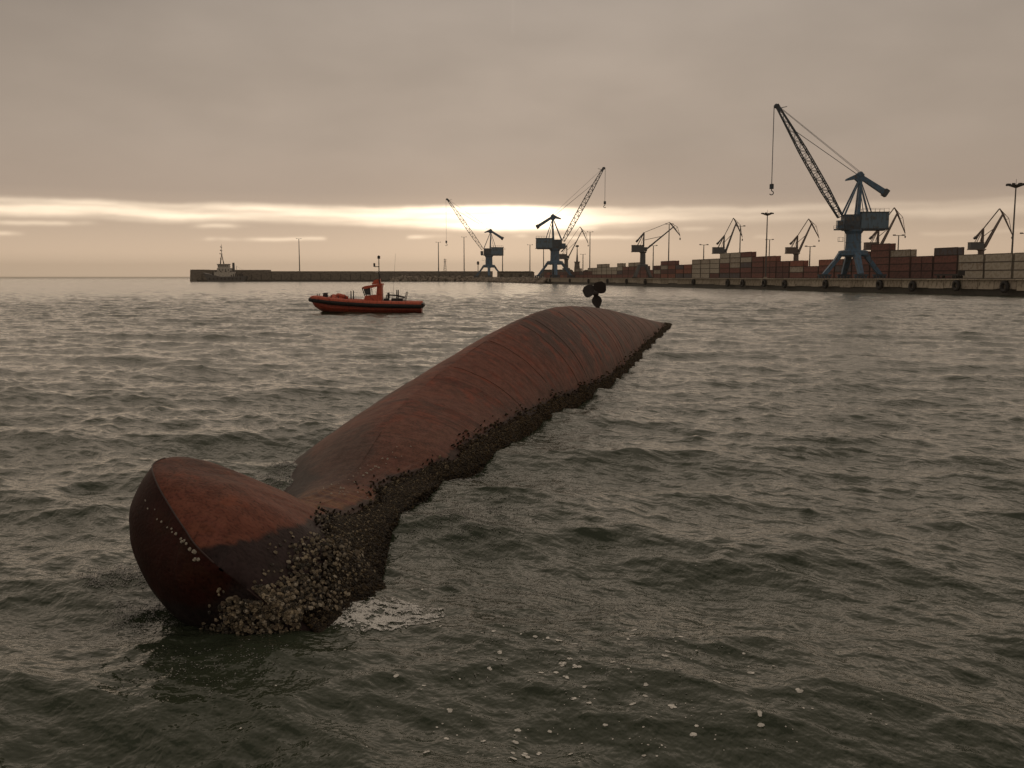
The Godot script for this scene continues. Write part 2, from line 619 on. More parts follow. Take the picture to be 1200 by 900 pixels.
func hull_color(d: float, phi: float, p: Vector3) -> Color:
	var a := 0.5 + 0.5 * buckle.get_noise_3d(p.x * 1.1, p.y * 1.1, p.z * 0.55)
	var c := lumps.get_noise_3d(p.x * 2.3, p.y * 2.3 + 9.0, p.z * 2.3)
	var run := buckle.get_noise_2d(d * 5.0, phi * 0.35 + 20.0)      # streaks that run down the plates
	var runs := buckle.get_noise_2d(d * 15.0, phi * 0.4 + 60.0)
	var red := Color(0.215, 0.076, 0.048)
	var brown := Color(0.110, 0.054, 0.041)
	var grey := Color(0.165, 0.112, 0.090)
	var col := brown.lerp(red, smooth(0.36, 0.62, a))
	var aft := smooth(30.0, 55.0, d)
	col = col.lerp(grey, aft * smooth(-0.20, 0.30, run) * 0.7)
	var low := smooth(1.9, 0.4, p.y)
	col = col.lerp(grey, low * smooth(18.0, 24.0, d) * 0.4)
	# bare red lead where the paint has scoured off
	var scour := smooth(0.08, 0.30, c * 0.6 + run * 0.7) * smooth(22.0, 27.0, d) * smooth(64.0, 50.0, d) * smooth(0.5, 1.3, p.y)
	col = col.lerp(Color(0.31, 0.078, 0.040), scour * 0.7)
	if d < 16.0:
		col = col.lerp(Color(0.20, 0.080, 0.050), smooth(-0.1, 0.3, c) * 0.6)
		col = col.lerp(Color(0.27, 0.080, 0.042), smooth(0.30, 0.42, c) * 0.6)
	# rust in the hollow behind the bow
	var hollow := smooth(15.2, 17.0, d) * smooth(20.5, 18.5, d)
	col = col.lerp(Color(0.26, 0.125, 0.060), hollow * smooth(-0.4, 0.2, runs) * 0.85)
	# dark runs, sharper towards the stern
	var line := smooth(0.16, 0.32, runs) * lerpf(0.25, 0.72, aft) * smooth(14.5, 18.0, d) * (0.4 + 0.6 * smooth(-0.15, 0.2, c))
	line = maxf(line, smooth(0.27, 0.36, run) * 0.4 * smooth(-0.2, 0.15, a - 0.5) * smooth(20.0, 26.0, d))
	col = col * (1.0 - line)
	col = col * (1.0 + 0.30 * smooth(0.05, 0.3, -runs) * aft)
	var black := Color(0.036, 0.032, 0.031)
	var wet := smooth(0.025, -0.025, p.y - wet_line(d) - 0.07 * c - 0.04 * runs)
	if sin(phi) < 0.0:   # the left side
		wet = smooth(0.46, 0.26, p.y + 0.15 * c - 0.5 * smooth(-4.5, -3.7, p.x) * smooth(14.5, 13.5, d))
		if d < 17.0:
			col = col.lerp(Color(0.034, 0.012, 0.010), 0.88)  # shade on the overhanging left bow face, painted into the vertex colour
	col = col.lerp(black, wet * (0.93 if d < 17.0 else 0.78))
	col.a = 1.0
	return col

func make_hull(ship: Node3D) -> MeshInstance3D:
	buckle.seed = 5
	buckle.frequency = 0.22
	buckle.fractal_octaves = 4
	lumps.seed = 9
	lumps.frequency = 0.5
	lumps.fractal_octaves = 3
	var ds := PackedFloat32Array()
	var d := 12.285
	while d < 97.9:
		ds.append(d)
		d += 0.012 if d < 12.8 else 0.03 if d < 20.0 else d * 0.0018
	ds.append(97.95)
	var half := 100
	var cols := 2 * (half + 1)
	var v := PackedVector3Array()
	var nrm := PackedVector3Array()
	var uv := PackedVector2Array()
	var col := PackedColorArray()
	var arc := 0.0
	var last := Vector3.ZERO
	for j in ds.size():
		d = ds[j]
		var s := section(d)
		var here := Vector3(s[1], 0, -d)
		arc += 0.0 if j == 0 else here.distance_to(last)
		last = here
		for side in 2:
			for i in half + 1:
				var phi := PI * (side + float(i) / half)
				var p := skin(d, phi)
				var n := skin_normal(d, phi if side == 1 or i < half else PI - 0.0001)
				var dn := dent(d, phi, p)
				v.append(p + n * dn)
				nrm.append(n if j > 0 else Vector3(-0.25, -0.05, 1.0).normalized())
				uv.append(Vector2(arc / 9.0, (phi if side == 0 else TAU - phi) / PI * 0.85 + side * 0.4))
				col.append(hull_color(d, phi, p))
	var index := PackedInt32Array()
	for j in ds.size() - 1:
		for i in cols - 1:
			if i == half:
				continue
			var a := j * cols + i
			index.append_array(PackedInt32Array([a, a + cols, a + 1, a + 1, a + cols, a + cols + 1]))
	# normals again, with the dents
	for j in range(1, ds.size() - 1):
		for i in cols:
			var k := i % (half + 1)
			if k == 0 or k == half:
				continue
			var at := j * cols + i
			var n := (v[at + 1] - v[at - 1]).cross(v[at + cols] - v[at - cols]).normalized()
			nrm[at] = n if n.dot(nrm[at]) > 0.0 else -n
	var arrays := []
	arrays.resize(Mesh.ARRAY_MAX)
	arrays[Mesh.ARRAY_VERTEX] = v
	arrays[Mesh.ARRAY_NORMAL] = nrm
	arrays[Mesh.ARRAY_TEX_UV] = uv
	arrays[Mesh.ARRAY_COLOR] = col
	arrays[Mesh.ARRAY_INDEX] = index
	var mesh := ArrayMesh.new()
	mesh.add_surface_from_arrays(Mesh.PRIMITIVE_TRIANGLES, arrays)
	return part("hull", mesh, M.hull, ship)

func hull_material() -> StandardMaterial3D:
	# blotches, stains and scratches on old paint
	var f := FastNoiseLite.new()
	f.seed = 42
	f.frequency = 0.010
	f.fractal_octaves = 6
	var blot := f.get_seamless_image(1024, 1024).get_data()
	f.seed = 43
	f.frequency = 0.05
	var fine := f.get_seamless_image(1024, 1024).get_data()
	var out := PackedByteArray()
	var relief := PackedByteArray()
	out.resize(1024 * 1024 * 3)
	relief.resize(1024 * 1024)
	for i in 1024 * 1024:
		var q := blot[i] / 255.0
		var t := fine[i] / 255.0
		var k := clampf(0.74 + 0.75 * (q - 0.5) + 0.55 * (t - 0.5), 0.05, 1.0)
		if t < 0.30:
			k *= 0.62
		var g := int(255.0 * pow(k, 0.46))
		out[i * 3] = g
		out[i * 3 + 1] = int(g * (0.985 if q > 0.52 else 0.955))
		out[i * 3 + 2] = int(g * (0.98 if q > 0.52 else 0.94))
		relief[i] = int(clampf(0.45 * q + 0.55 * t, 0.0, 1.0) * 255.0)
	var m := plain(Color.WHITE, 0.58)
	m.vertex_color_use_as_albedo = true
	m.albedo_texture = ImageTexture.create_from_image(Image.create_from_data(1024, 1024, false, Image.FORMAT_RGB8, out))
	m.heightmap_enabled = true
	m.heightmap_texture = ImageTexture.create_from_image(Image.create_from_data(1024, 1024, false, Image.FORMAT_L8, relief))
	m.heightmap_scale = 1.6
	m.metallic_specular = 0.22
	m.uv1_triplanar = true
	m.uv1_scale = Vector3.ONE / 3.7
	return m

func around(n: Vector3, turn: float) -> Basis:   # y along n
	var s := n.cross(Vector3.BACK if absf(n.z) < 0.8 else Vector3.UP).normalized()
	return Basis(s, n, s.cross(n)).rotated(n, turn)

func barnacle_mesh(k: int) -> ArrayMesh:
	begin()
	var n := 7
	rng.seed = 600 + k
	var low := []
	var top := []
	var inner := []
	for i in n:
		var a := TAU * i / n
		var w := rng.randf_range(0.85, 1.15)
		low.append(Vector3(cos(a), 0, sin(a)) * w)
		top.append(Vector3(cos(a) * 0.62, rng.randf_range(0.62, 0.85), sin(a) * 0.62) * w)
		inner.append(Vector3(cos(a) * 0.36, 0.45, sin(a) * 0.36) * w)
	for i in n:
		var j := (i + 1) % n
		quad(low[i], low[j], top[j], top[i], low[i] + low[j] + Vector3.UP)
		quad(top[i], top[j], inner[j], inner[i], Vector3.UP)
		var m := Vector3(0, 0.35, 0)
		tri(inner[i], inner[j], m, Vector3.UP, Vector3.UP, Vector3.UP)
	return finish()

func scatter(called: String, mesh: Mesh, mat: Material, where: Array, tint: PackedColorArray, parent: Node) -> MultiMeshInstance3D:
	var mm := MultiMesh.new()
	mm.transform_format = MultiMesh.TRANSFORM_3D
	mm.use_colors = tint.size() > 0
	mm.mesh = mesh
	mm.instance_count = where.size()
	for i in where.size():
		mm.set_instance_transform(i, where[i])
		if tint.size():
			mm.set_instance_color(i, tint[i])
	var o := MultiMeshInstance3D.new()
	o.multimesh = mm
	o.material_override = mat
	o.name = called if parent != self else numbered(called)
	o.set_meta("kind", "stuff")
	parent.add_child(o, true)
	return o

func bow_growth(p: Vector3, d: float, right: bool) -> float:   # how far up the shells reach near the bow
	if right:
		return 1.02 * smooth(20.0, 14.0, d) - 0.25 * smooth(13.4, 12.4, d)
	return 0.62

func make_growth(hull: Node3D) -> void:
	var gen := RandomNumberGenerator.new()
	gen.seed = 314
	begin()
	rng.seed = 55
	ball(Vector3(0, 0.55, 0), Vector3(0.42, 1.0, 0.62), 6, 4, 0.25)
	var mussel := finish()
	var white := plain(Color.WHITE, 0.55)
	white.vertex_color_use_as_albedo = true
	var dull := plain(Color.WHITE, 0.6)
	dull.metallic_specular = 0.3
	dull.vertex_color_use_as_albedo = true
	var spots := []
	var tints := PackedColorArray()
	# mussels in a thick uneven mat along the right side
	var tries := 0
	while spots.size() < 95000 and tries < 700000:
		tries += 1
		var d := 12.5 * pow(97.0 / 12.5, pow(gen.randf(), 1.7))
		var phi := gen.randf_range(0.12, 2.75)
		var p := skin(d, phi)
		if p.y < -0.25 or p.y > 1.3:
			continue
		var patch := lumps.get_noise_3d(p.x * 0.9, p.y * 0.9, p.z * 0.9)
		var reach := wet_line(d) - 0.15 + 0.10 * smooth(34.0, 50.0, d) + (0.07 + 0.15 * smooth(24.0, 34.0, d) + 0.08 * smooth(19.0, 16.0, d)) * patch + (0.04 + 0.04 * smooth(22.0, 28.0, d)) * lumps.get_noise_2d(d * 5.0, 3.0)
		reach -= 0.16 * smooth(70.0, 95.0, d)
		reach = minf(reach, lerpf(0.50, 0.66, smooth(13.0, 15.5, d)) + 0.12 * patch)
		reach += 0.06 * smooth(18.0, 19.5, d) * smooth(24.0, 21.5, d)
		if d < 14.6:
			reach -= 0.45 * smooth(14.0, 12.6, d)
		var over := p.y - reach
		if over > 0.0:
			if over > 0.34 or gen.randf() > 0.20 * exp(-over / (0.09 if d > 24.0 or d < 16.0 else 0.03)):
				continue
		var n := skin_normal(d, phi)
		var thick := clampf(-over * 1.2, 0.0, 1.0) * (0.10 + 0.24 * clampf(0.5 + patch * 1.6, 0.0, 1.0)) * smooth(96.0, 70.0, d)
		thick *= 1.0 - 0.45 * smooth(22.0, 15.0, d)
		var size := gen.randf_range(0.023, 0.047) * (1.0 + d / 75.0)
		p += n * thick * pow(gen.randf(), 0.6)
		var lean := (n + Vector3(gen.randfn(), gen.randfn() - 0.4, gen.randfn()) * 0.42).normalized()
		spots.append(Transform3D(around(lean, gen.randf() * TAU) * Basis.from_scale(Vector3.ONE * size), p))
		var pale := smooth(0.84, 1.0, gen.randf()) * (0.12 + 0.88 * smooth(38.0, 15.0, d))
		var c := Color(0.011, 0.008, 0.005).lerp(Color(0.068, 0.045, 0.020), gen.randf() * gen.randf())
		c = c * (1.0 + 0.9 * smooth(18.0, 32.0, d))
		tints.append(c.lerp(Color(0.27, 0.215, 0.13), pale * smooth(0.0, 0.35, p.y)))
	scatter("mussel_mat", mussel, dull, spots, tints, hull)
	# barnacles on the bow: the largest singly, the rest together
	var shells := []
	for k in 4:
		shells.append(barnacle_mesh(k))
	var tones := [lin(0.40, 0.35, 0.27), lin(0.24, 0.19, 0.13), lin(0.12, 0.09, 0.06), lin(0.42, 0.38, 0.31)]
	var paints := []
	for t in tones:
		paints.append(plain(t, 0.7))
	var singles := 0
	spots = []
	tints = PackedColorArray()
	tries = 0
	while tries < 120000 and spots.size() < 3600:
		tries += 1
		var d := 12.36 + 7.2 * pow(gen.randf(), 2.3)
		var right := gen.randf() < 0.68
		var phi := gen.randf_range(0.9, 3.08) if right else gen.randf_range(3.22, 4.6)
		if not right:
			d = 12.34 + 1.2 * pow(gen.randf(), 1.8)
		var p := skin(d, phi)
		if p.y < -0.05:
			continue
		var patch := lumps.get_noise_3d(p.x * 1.3 + 20.0, p.y * 1.3, p.z * 1.3)
		var top := 0.0
		if right:
			top = 1.06 * smooth(20.0, 13.8, d) + 0.30 * patch
			if d < 13.4:
				top -= 0.22 * smooth(13.4, 12.5, d)
			if patch < -0.32:
				continue
		else:
			top = 0.74 + 0.2 * patch - maxf(0.0, -3.95 - p.x) * 1.4
		if gen.randf() > 0.34 * smooth(top + 0.02, top - 0.35, p.y) + 0.02 * smooth(top + 0.3, top, p.y):
			continue
		if not right and gen.randf() > 0.38:
			continue
		var n := skin_normal(d, phi)
		var size := gen.randf_range(0.014, 0.036) * (1.15 if not right else 1.0 - 0.35 * smooth(14.5, 18.0, d))
		p += n * (0.004 + (0.10 * gen.randf() * smooth(0.0, 0.4, top - p.y) if right else 0.03 * gen.randf()))
		var xf := Transform3D(around((n + Vector3(gen.randfn(), gen.randfn(), gen.randfn()) * 0.3).normalized(), gen.randf() * TAU) * Basis.from_scale(Vector3(size, size * gen.randf_range(0.7, 1.2), size)), p)
		if singles < 290 and size > 0.030 and p.y > 0.1:
			var o := part("barnacle", shells[singles % 4], paints[singles % 3], hull)
			o.transform = xf
			singles += 1
		else:
			spots.append(xf)
			tints.append(Color(0.30, 0.245, 0.165) * (0.10 + 1.15 * pow(gen.randf(), 2.4)))
	scatter("barnacle_crust", shells[1], white, spots, tints, hull)
	for k in 46:
		var d := gen.randfn(21.6, 0.55) if k < 28 else gen.randfn(19.4, 0.3)
		var phi := 0.25 + (d - 21.0) * 0.12 + gen.randfn() * 0.08 if k < 28 else 0.35 + gen.randfn() * 0.3
		var o := part("barnacle", shells[k % 4], paints[3], hull)
		o.transform = Transform3D(around(skin_normal(d, phi), k) * Basis.from_scale(Vector3.ONE * gen.randf_range(0.010, 0.028)), skin(d, phi))
	# a line of white barnacles along the left of the bow
	for k in 15:
		var t := k / 14.0
		var d := 13.49 - 1.85 * t + 0.74 * t * t
		var phi := 6.15 - 0.13 * smooth(0.75, 1.0, t) + gen.randfn() * 0.012
		var best := skin(d, phi)
		var best_n := skin_normal(d, phi)
		var size := lerpf(0.011, 0.030, t) * gen.randf_range(0.8, 1.2)
		for twin in (1 if k % 3 else 2):
			var o := part("barnacle", shells[k % 4], paints[3], hull)
			o.transform = Transform3D(around(best_n, k) * Basis.from_scale(Vector3.ONE * size), best + best_n * 0.004 + Vector3(gen.randfn(), gen.randfn(), 0) * 0.02)

func make_ship() -> void:
	var ship := thing("capsized_ship", "large rust red capsized ship hull lying keel up in the water, bulbous bow nearest", "ship")
	M.hull = hull_material()
	var hull := make_hull(ship)
	make_growth(hull)
	# weld seams round the girth
	var gen := RandomNumberGenerator.new()
	gen.seed = 8
	for d in [30.5, 34.2, 37.6, 39.2, 43.0, 46.0, 49.4, 51.2, 54.6, 58.0, 60.4, 62.0, 66.5, 70.0, 75.0, 80.0, 86.0]:
		begin()
		var from := 0.03 + gen.randf() * 0.25
		var until := gen.randf_range(1.0, 1.42)
		var steps := 46
		var before := Vector3.ZERO
		for k in steps + 1:
			var phi := lerpf(from, until, k / float(steps))
			var p := skin(d, phi) + skin_normal(d, phi) * (dent(d, phi, Vector3.ZERO) - 0.006)
			if k > 0:
				bar(before, p, 0.028, 0.028, 0.6)
			before = p
		done("weld_seam", M.seam, hull)
	# the stem: a worn bar along the sharp edge of the bow
	begin()
	var last := Vector3.ZERO
	for k in 60:
		var d := lerpf(12.9, 14.6, pow(k / 59.0, 1.3))
		var p := skin(d, 0.0)
		if k > 0:
			tube(last, p, 0.012, 0.012, 5)
		last = p
	last = Vector3.ZERO
	for k in 50:
		var d := lerpf(13.3, 12.32, k / 49.0)
		var p := skin(d, PI)
		if k > 0:
			tube(last, p, 0.012, 0.012, 5)
		last = p
	for k in 30:
		var d := lerpf(12.32, 12.9, k / 29.0)
		var p := skin(d, 0.0)
		if k > 0:
			tube(last, p, 0.012, 0.012, 5)
		last = p
	done("stem_edge", M.stem, hull)
	# propeller on its shaft, above the after body
	var hub := Vector3(5.93, 3.86, -66.0)
	var turn := Basis(Vector3.UP, -0.25)
	begin()
	lathe([Vector2(0.0, -0.35), Vector2(0.12, -0.28), Vector2(0.2, -0.1), Vector2(0.2, 0.2), Vector2(0.16, 0.4)], 12, Transform3D(turn * Basis(Vector3.RIGHT, -PI / 2.0), hub))
	var prop := done("propeller", M.prop, ship)
	for k in 3:
		var a: float = [-1.40, 0.95, 2.78][k]
		begin()
		var rows := []
		for j in 11:
			var t := j / 10.0
			var r := 0.12 + 0.84 * t
			var w := (0.14 + (0.30 if k == 0 else 0.40) * sin(pow(t, 0.85) * PI * 0.97)) * (1.0 - 0.10 * t)
			var row := []
			for i in 7:
				var u := i / 6.0 * 2.0 - 1.0
				var twist := (0.95 - 0.5 * t)
				var across := u * w
				var local := Vector3(r, across * cos(twist * 0.6), across * sin(twist * 0.6) * 0.8)
				row.append(hub + turn * (Basis(Vector3.BACK, a) * local))
			rows.append(row)
		for j in 10:
			for i in 6:
				var n: Vector3 = (rows[j + 1][i] - rows[j][i]).cross(rows[j][i + 1] - rows[j][i]).normalized()
				if n.z < 0.0:
					n = -n
				var o := n * 0.018
				tri(rows[j][i] + o, rows[j][i + 1] + o, rows[j + 1][i + 1] + o, n, n, n)
				tri(rows[j][i] + o, rows[j + 1][i + 1] + o, rows[j + 1][i] + o, n, n, n)
				tri(rows[j][i] - o, rows[j][i + 1] - o, rows[j + 1][i + 1] - o, -n, -n, -n)
				tri(rows[j][i] - o, rows[j + 1][i + 1] - o, rows[j + 1][i] - o, -n, -n, -n)
		for i in 6:
			quad(rows[10][i] * 1.0 + Vector3(0, 0, 0.018), rows[10][i + 1] + Vector3(0, 0, 0.018), rows[10][i + 1] - Vector3(0, 0, 0.018), rows[10][i] - Vector3(0, 0, 0.018), rows[10][i] - hub)
		done("blade", M.prop, prop)
	begin()
	var back := turn * Vector3(0, 0, -1)
	tube(hub + back * 0.3, hub + Vector3(0.25, -0.05, -3.2), 0.10, 0.12, 10)
	done("propeller_shaft", M.prop, ship)
	begin()
	bar(hub + Vector3(0.08, -0.05, -1.2), Vector3(6.25, 2.2, -67.4), 0.13, 0.16, 1.6)
	bar(hub + Vector3(0.22, -0.05, -3.0), Vector3(6.7, 1.9, -69.4), 0.13, 0.16, 1.6)
	done("shaft_bracket", M.prop, ship)

# ---------------------------------------------------------------- foam

func on_water(x: float, z: float, lift: float) -> Transform3D:
	var p := wave(x, z)
	var n := (wave(x, z + 0.06) - p).cross(wave(x + 0.06, z) - p).normalized()
	if n.y < 0.0:
		n = -n
	return Transform3D(around(n, x * 37.0 + z * 91.0), p + n * lift)

func make_foam() -> void:
	var gen := RandomNumberGenerator.new()
	gen.seed = 90
	var n := FastNoiseLite.new()
	n.seed = 3
	n.frequency = 1.1
	n.fractal_octaves = 4
	begin()
	rng.seed = 12
	ball(Vector3.ZERO, Vector3(1, 0.35, 1), 7, 4, 0.5)
	var blob := finish()
	var m := plain(Color.WHITE, 0.8)
	m.vertex_color_use_as_albedo = true
	var where := []
	var tint := PackedColorArray()
	# middle x, distance, half widths, how many, bubble size, brightness
	for f in [[-1.85, 13.4, 0.85, 0.72, 11000, 0.0085, 1.0], [-2.15, 13.0, 0.6, 0.4, 4000, 0.0085, 1.0], [-2.45, 14.6, 0.28, 1.0, 1500, 0.012, 0.7], [-6.4, 15.1, 1.0, 0.8, 2600, 0.010, 0.55], [-5.6, 13.6, 0.7, 0.7, 1200, 0.009, 0.5], [-1.3, 23.5, 0.8, 1.6, 1600, 0.014, 0.55], [-1.0, 18.5, 1.6, 2.2, 1700, 0.012, 0.42], [-5.6, 22.5, 0.8, 2.6, 2000, 0.016, 0.55], [1.1, 12.4, 2.6, 2.2, 1100, 0.010, 0.4], [-3.9, 11.2, 1.4, 1.0, 500, 0.009, 0.4], [0.5, 14.5, 2.0, 1.4, 900, 0.010, 0.4]]:
		var made := 0
		var tries := 0
		while made < f[4] and tries < f[4] * 12:
			tries += 1
			var a := gen.randf() * TAU
			var q := sqrt(gen.randf())
			var x: float = f[0] + cos(a) * q * f[2]
			var z: float = -(f[1] + sin(a) * q * f[3])
			var lace := absf(n.get_noise_2d(x * 2.0, z * 2.0))
			var clump := n.get_noise_2d(x * 3.2 + 50.0, z * 3.2) + 0.5 * n.get_noise_2d(x * 9.0, z * 9.0)
			if gen.randf() > smooth(-0.05, 0.45, clump + 0.35 - 0.6 * q * q) and (lace > 0.03 or gen.randf() > 0.5):
				continue
			made += 1
			var p := wave(x, z)
			var s: float = f[5] * gen.randf_range(0.35, 1.2)
			where.append(Transform3D(Basis(Vector3.UP, gen.randf() * TAU) * Basis.from_scale(Vector3(s, s * 1.2, s)), p + Vector3(0, 0.010, 0)))
			tint.append(Color(0.92, 0.90, 0.84) * (f[6] * gen.randf_range(0.45, 1.0)))
	for k in 5200:
		var d := 13.0 * pow(5.0, gen.randf())
		var wl := skin(d, PI / 2.0) if d > 15.0 else skin(d, 2.2)
		var x := wl.x + 0.12 + 0.04 * d * 0.3 + absf(gen.randfn()) * (0.16 + d * 0.006)
		if n.get_noise_2d(x * 0.5, d * 0.5) < 0.05 or absf(n.get_noise_2d(x * 2.0, d * 2.0)) > 0.09:
			continue
		var s := (0.007 + 0.0003 * d) * gen.randf_range(0.4, 1.2)
		where.append(Transform3D(Basis.from_scale(Vector3(s, s, s)), wave(x, -d) + Vector3(0, 0.01, 0)))
		tint.append(Color(0.6, 0.58, 0.53) * gen.randf_range(0.5, 1.0))
	scatter("sea_foam", blob, m, where, tint, self)
	# flecks of froth drifting in the foreground
	where = []
	tint = PackedColorArray()
	for k in 420:
		var d := lerpf(9.2, 12.6, pow(gen.randf(), 1.2))
		var x := gen.randfn(0.75, 1.25)
		if k > 300:
			d = gen.randf_range(9.3, 16.0)
			x = gen.randf_range(-5.0, 5.0)
		var p := wave(x, -d)
		var s := 0.007 + 0.030 * pow(gen.randf(), 3.0)
		if k > 240:
			s *= 0.6
		for j in 3 if s > 0.02 else 1:
			var off := Vector2(gen.randfn(), gen.randfn()) * s * 0.45
			var xf := on_water(x + off.x, -d + off.y, 0.003 + 0.001 * j)
			where.append(Transform3D(xf.basis * Basis.from_scale(Vector3(s, s * 0.10 + 0.004, s * gen.randf_range(0.6, 1.0))), xf.origin))
			tint.append(Color(0.82, 0.79, 0.71) * gen.randf_range(0.6, 1.0))
	scatter("foam_flecks", blob, m, where, tint, self)

# ---------------------------------------------------------------- harbour: the quay runs away along a straight line

const GROUND := 4.6
const ALONG := Vector3(-0.19612, 0, -0.98058)
const INLAND := Vector3(0.98058, 0, -0.19612)

func quay(d: float, inland: float, h := 0.0) -> Vector3:   # the point of the quay line that lies d ahead, then inland
	return Vector3(181.0 - 0.2 * d, h, -d) + INLAND * inland

func quay_turn() -> Basis:   # x along the quay (away), z towards the water
	return Basis(ALONG, Vector3.UP, -INLAND)

func make_quay() -> void:
	var b := quay_turn()
	begin()
	# ground sheet behind the edge
	var p := [quay(120, 2.4, GROUND - 0.05), quay(1230, 2.4, GROUND - 0.05), Vector3(1500, GROUND - 0.05, -1700), Vector3(1500, GROUND - 0.05, -60)]
	quad(p[0], p[1], p[2], p[3], Vector3.UP)
	done("quay_ground", M.yard, self).set_meta("kind", "structure")
	var wall := Node3D.new()
	wall.name = "quay_wall"
	wall.set_meta("kind", "structure")
	add_child(wall)
	begin()
	box((quay(120, 1.7, 0) + quay(1230, 1.7, 0)) / 2.0 + Vector3(0, 1.2, 0), Vector3(1131, 6.4, 1.4), b)
	done("wall_core", M.wetwall, wall)
	var gen := RandomNumberGenerator.new()
	gen.seed = 4
	# concrete facing blocks, one by one as far as they can be told apart
	var d := 214.0
	while d < 620.0:
		var long := gen.randf_range(5.2, 8.5)
		var low := gen.randf_range(1.5, 2.0)
		begin()
		box(quay(d + long * 0.49, 0.55 + gen.randf_range(-0.05, 0.05), (low + GROUND - 0.35) / 2.0), Vector3(long - 0.22, GROUND - 0.35 - low, 0.8), b)
		done("concrete_panel", M.concrete[gen.randi() % 3], wall)
		begin()
		box(quay(d + long * 0.49, 0.9, GROUND - 0.17 + gen.randf_range(-0.03, 0.03)), Vector3(long - 0.12, 0.34, 2.9), b)
		done("coping_stone", M.concrete[gen.randi() % 3], wall)
		d += long * 0.98058
	begin()
	while d < 1225.0:
		var long := gen.randf_range(7, 11)
		box(quay(d + long * 0.49, 0.6 + gen.randf_range(-0.1, 0.1), 3.1), Vector3(long - 0.4, GROUND - 1.6, 0.8), b)
		d += long * 0.98058
	var rest := done("concrete_facing", M.concrete[0], wall)
	rest.set_meta("kind", "stuff")
	begin()
	box((quay(620, 0.9, GROUND - 0.2) + quay(1230, 0.9, GROUND - 0.2)) / 2.0, Vector3(620, 0.36, 2.9), b)
	done("far_coping", M.concrete[1], wall)
	# crane rails
	begin()
	for i in [5.2, 18.4]:
		box((quay(210, i, GROUND) + quay(1200, i, GROUND)) / 2.0, Vector3(1008, 0.16, 0.16), b)
	done("crane_rails", M.dark, wall)

func make_breakwater() -> void:
	var mole := thing("breakwater", "long grey concrete breakwater wall with parapet reaching out to the left", "breakwater")
	var a := Vector3(-388, 0, -1150)
	var c := Vector3(-24, 0, -1150)
	begin()
	span(Vector3(a.x, -2, -1162), Vector3(c.x, 9.4, -1150))
	done("wall", M.mole, mole)
	begin()
	span(Vector3(a.x - 0.6, 9.4, -1163), Vector3(-300, 14.2, -1151.5))
	span(Vector3(-300, 9.4, -1162), Vector3(c.x, 12.6, -1154))
	done("parapet", M.mole, mole)
	begin()
	lathe([Vector2(13, -2), Vector2(12, 14.6), Vector2(0, 14.6)], 16, Transform3D(Basis(), Vector3(a.x, 0, -1163)))
	done("round_head", M.mole, mole)
	begin()
	box(Vector3.ZERO, Vector3(0.7, 8.8, 0.7))
	var rib := finish()
	for k in 30:
		part("buttress", rib, M.mole_dark, mole).position = Vector3(lerpf(a.x + 6, c.x - 4, k / 29.0), 4.5, -1149.7)
	begin()
	span(Vector3(a.x, -1, -1149.4), Vector3(c.x, 2.1, -1148))
	done("footing", M.mole_dark, mole)
	# rubble of pale stones at the foot of the quay's far end
	var gen := RandomNumberGenerator.new()
	gen.seed = 61
	begin()
	rng.seed = 3
	ball(Vector3.ZERO, Vector3(1, 0.75, 0.9), 6, 4, 0.6)
	var stone := finish()
	var where := []
	var tint := PackedColorArray()
	for k in 900:
		var d := gen.randf_range(760, 1148)
		var s := gen.randf_range(0.7, 1.9)
		var out := gen.randf_range(0.0, 5.0)
		where.append(Transform3D(Basis(Vector3(1, 1, 0).normalized(), gen.randf() * TAU).scaled(Vector3.ONE * s), quay(d, -out, 3.6 - out * 0.75 + gen.randf() * 0.8)))
		tint.append(Color(0.30, 0.25, 0.20) * gen.randf_range(0.4, 1.2))
	for k in 420:
		var s := gen.randf_range(0.9, 2.2)
		var out := gen.randf_range(0.0, 5.0)
		where.append(Transform3D(Basis(Vector3(1, 1, 0).normalized(), gen.randf() * TAU).scaled(Vector3.ONE * s), Vector3(gen.randf_range(-150, -30), 5.0 - out + gen.randf(), -1148 + out)))
		tint.append(Color(0.30, 0.25, 0.20) * gen.randf_range(0.4, 1.2))
	var m := plain(Color.WHITE, 0.95)
	m.vertex_color_use_as_albedo = true
	var rocks := scatter("rubble_stones", stone, m, where, tint, self)
	tag(rocks, "pale rubble stones piled along the foot of the far quay", "rocks")

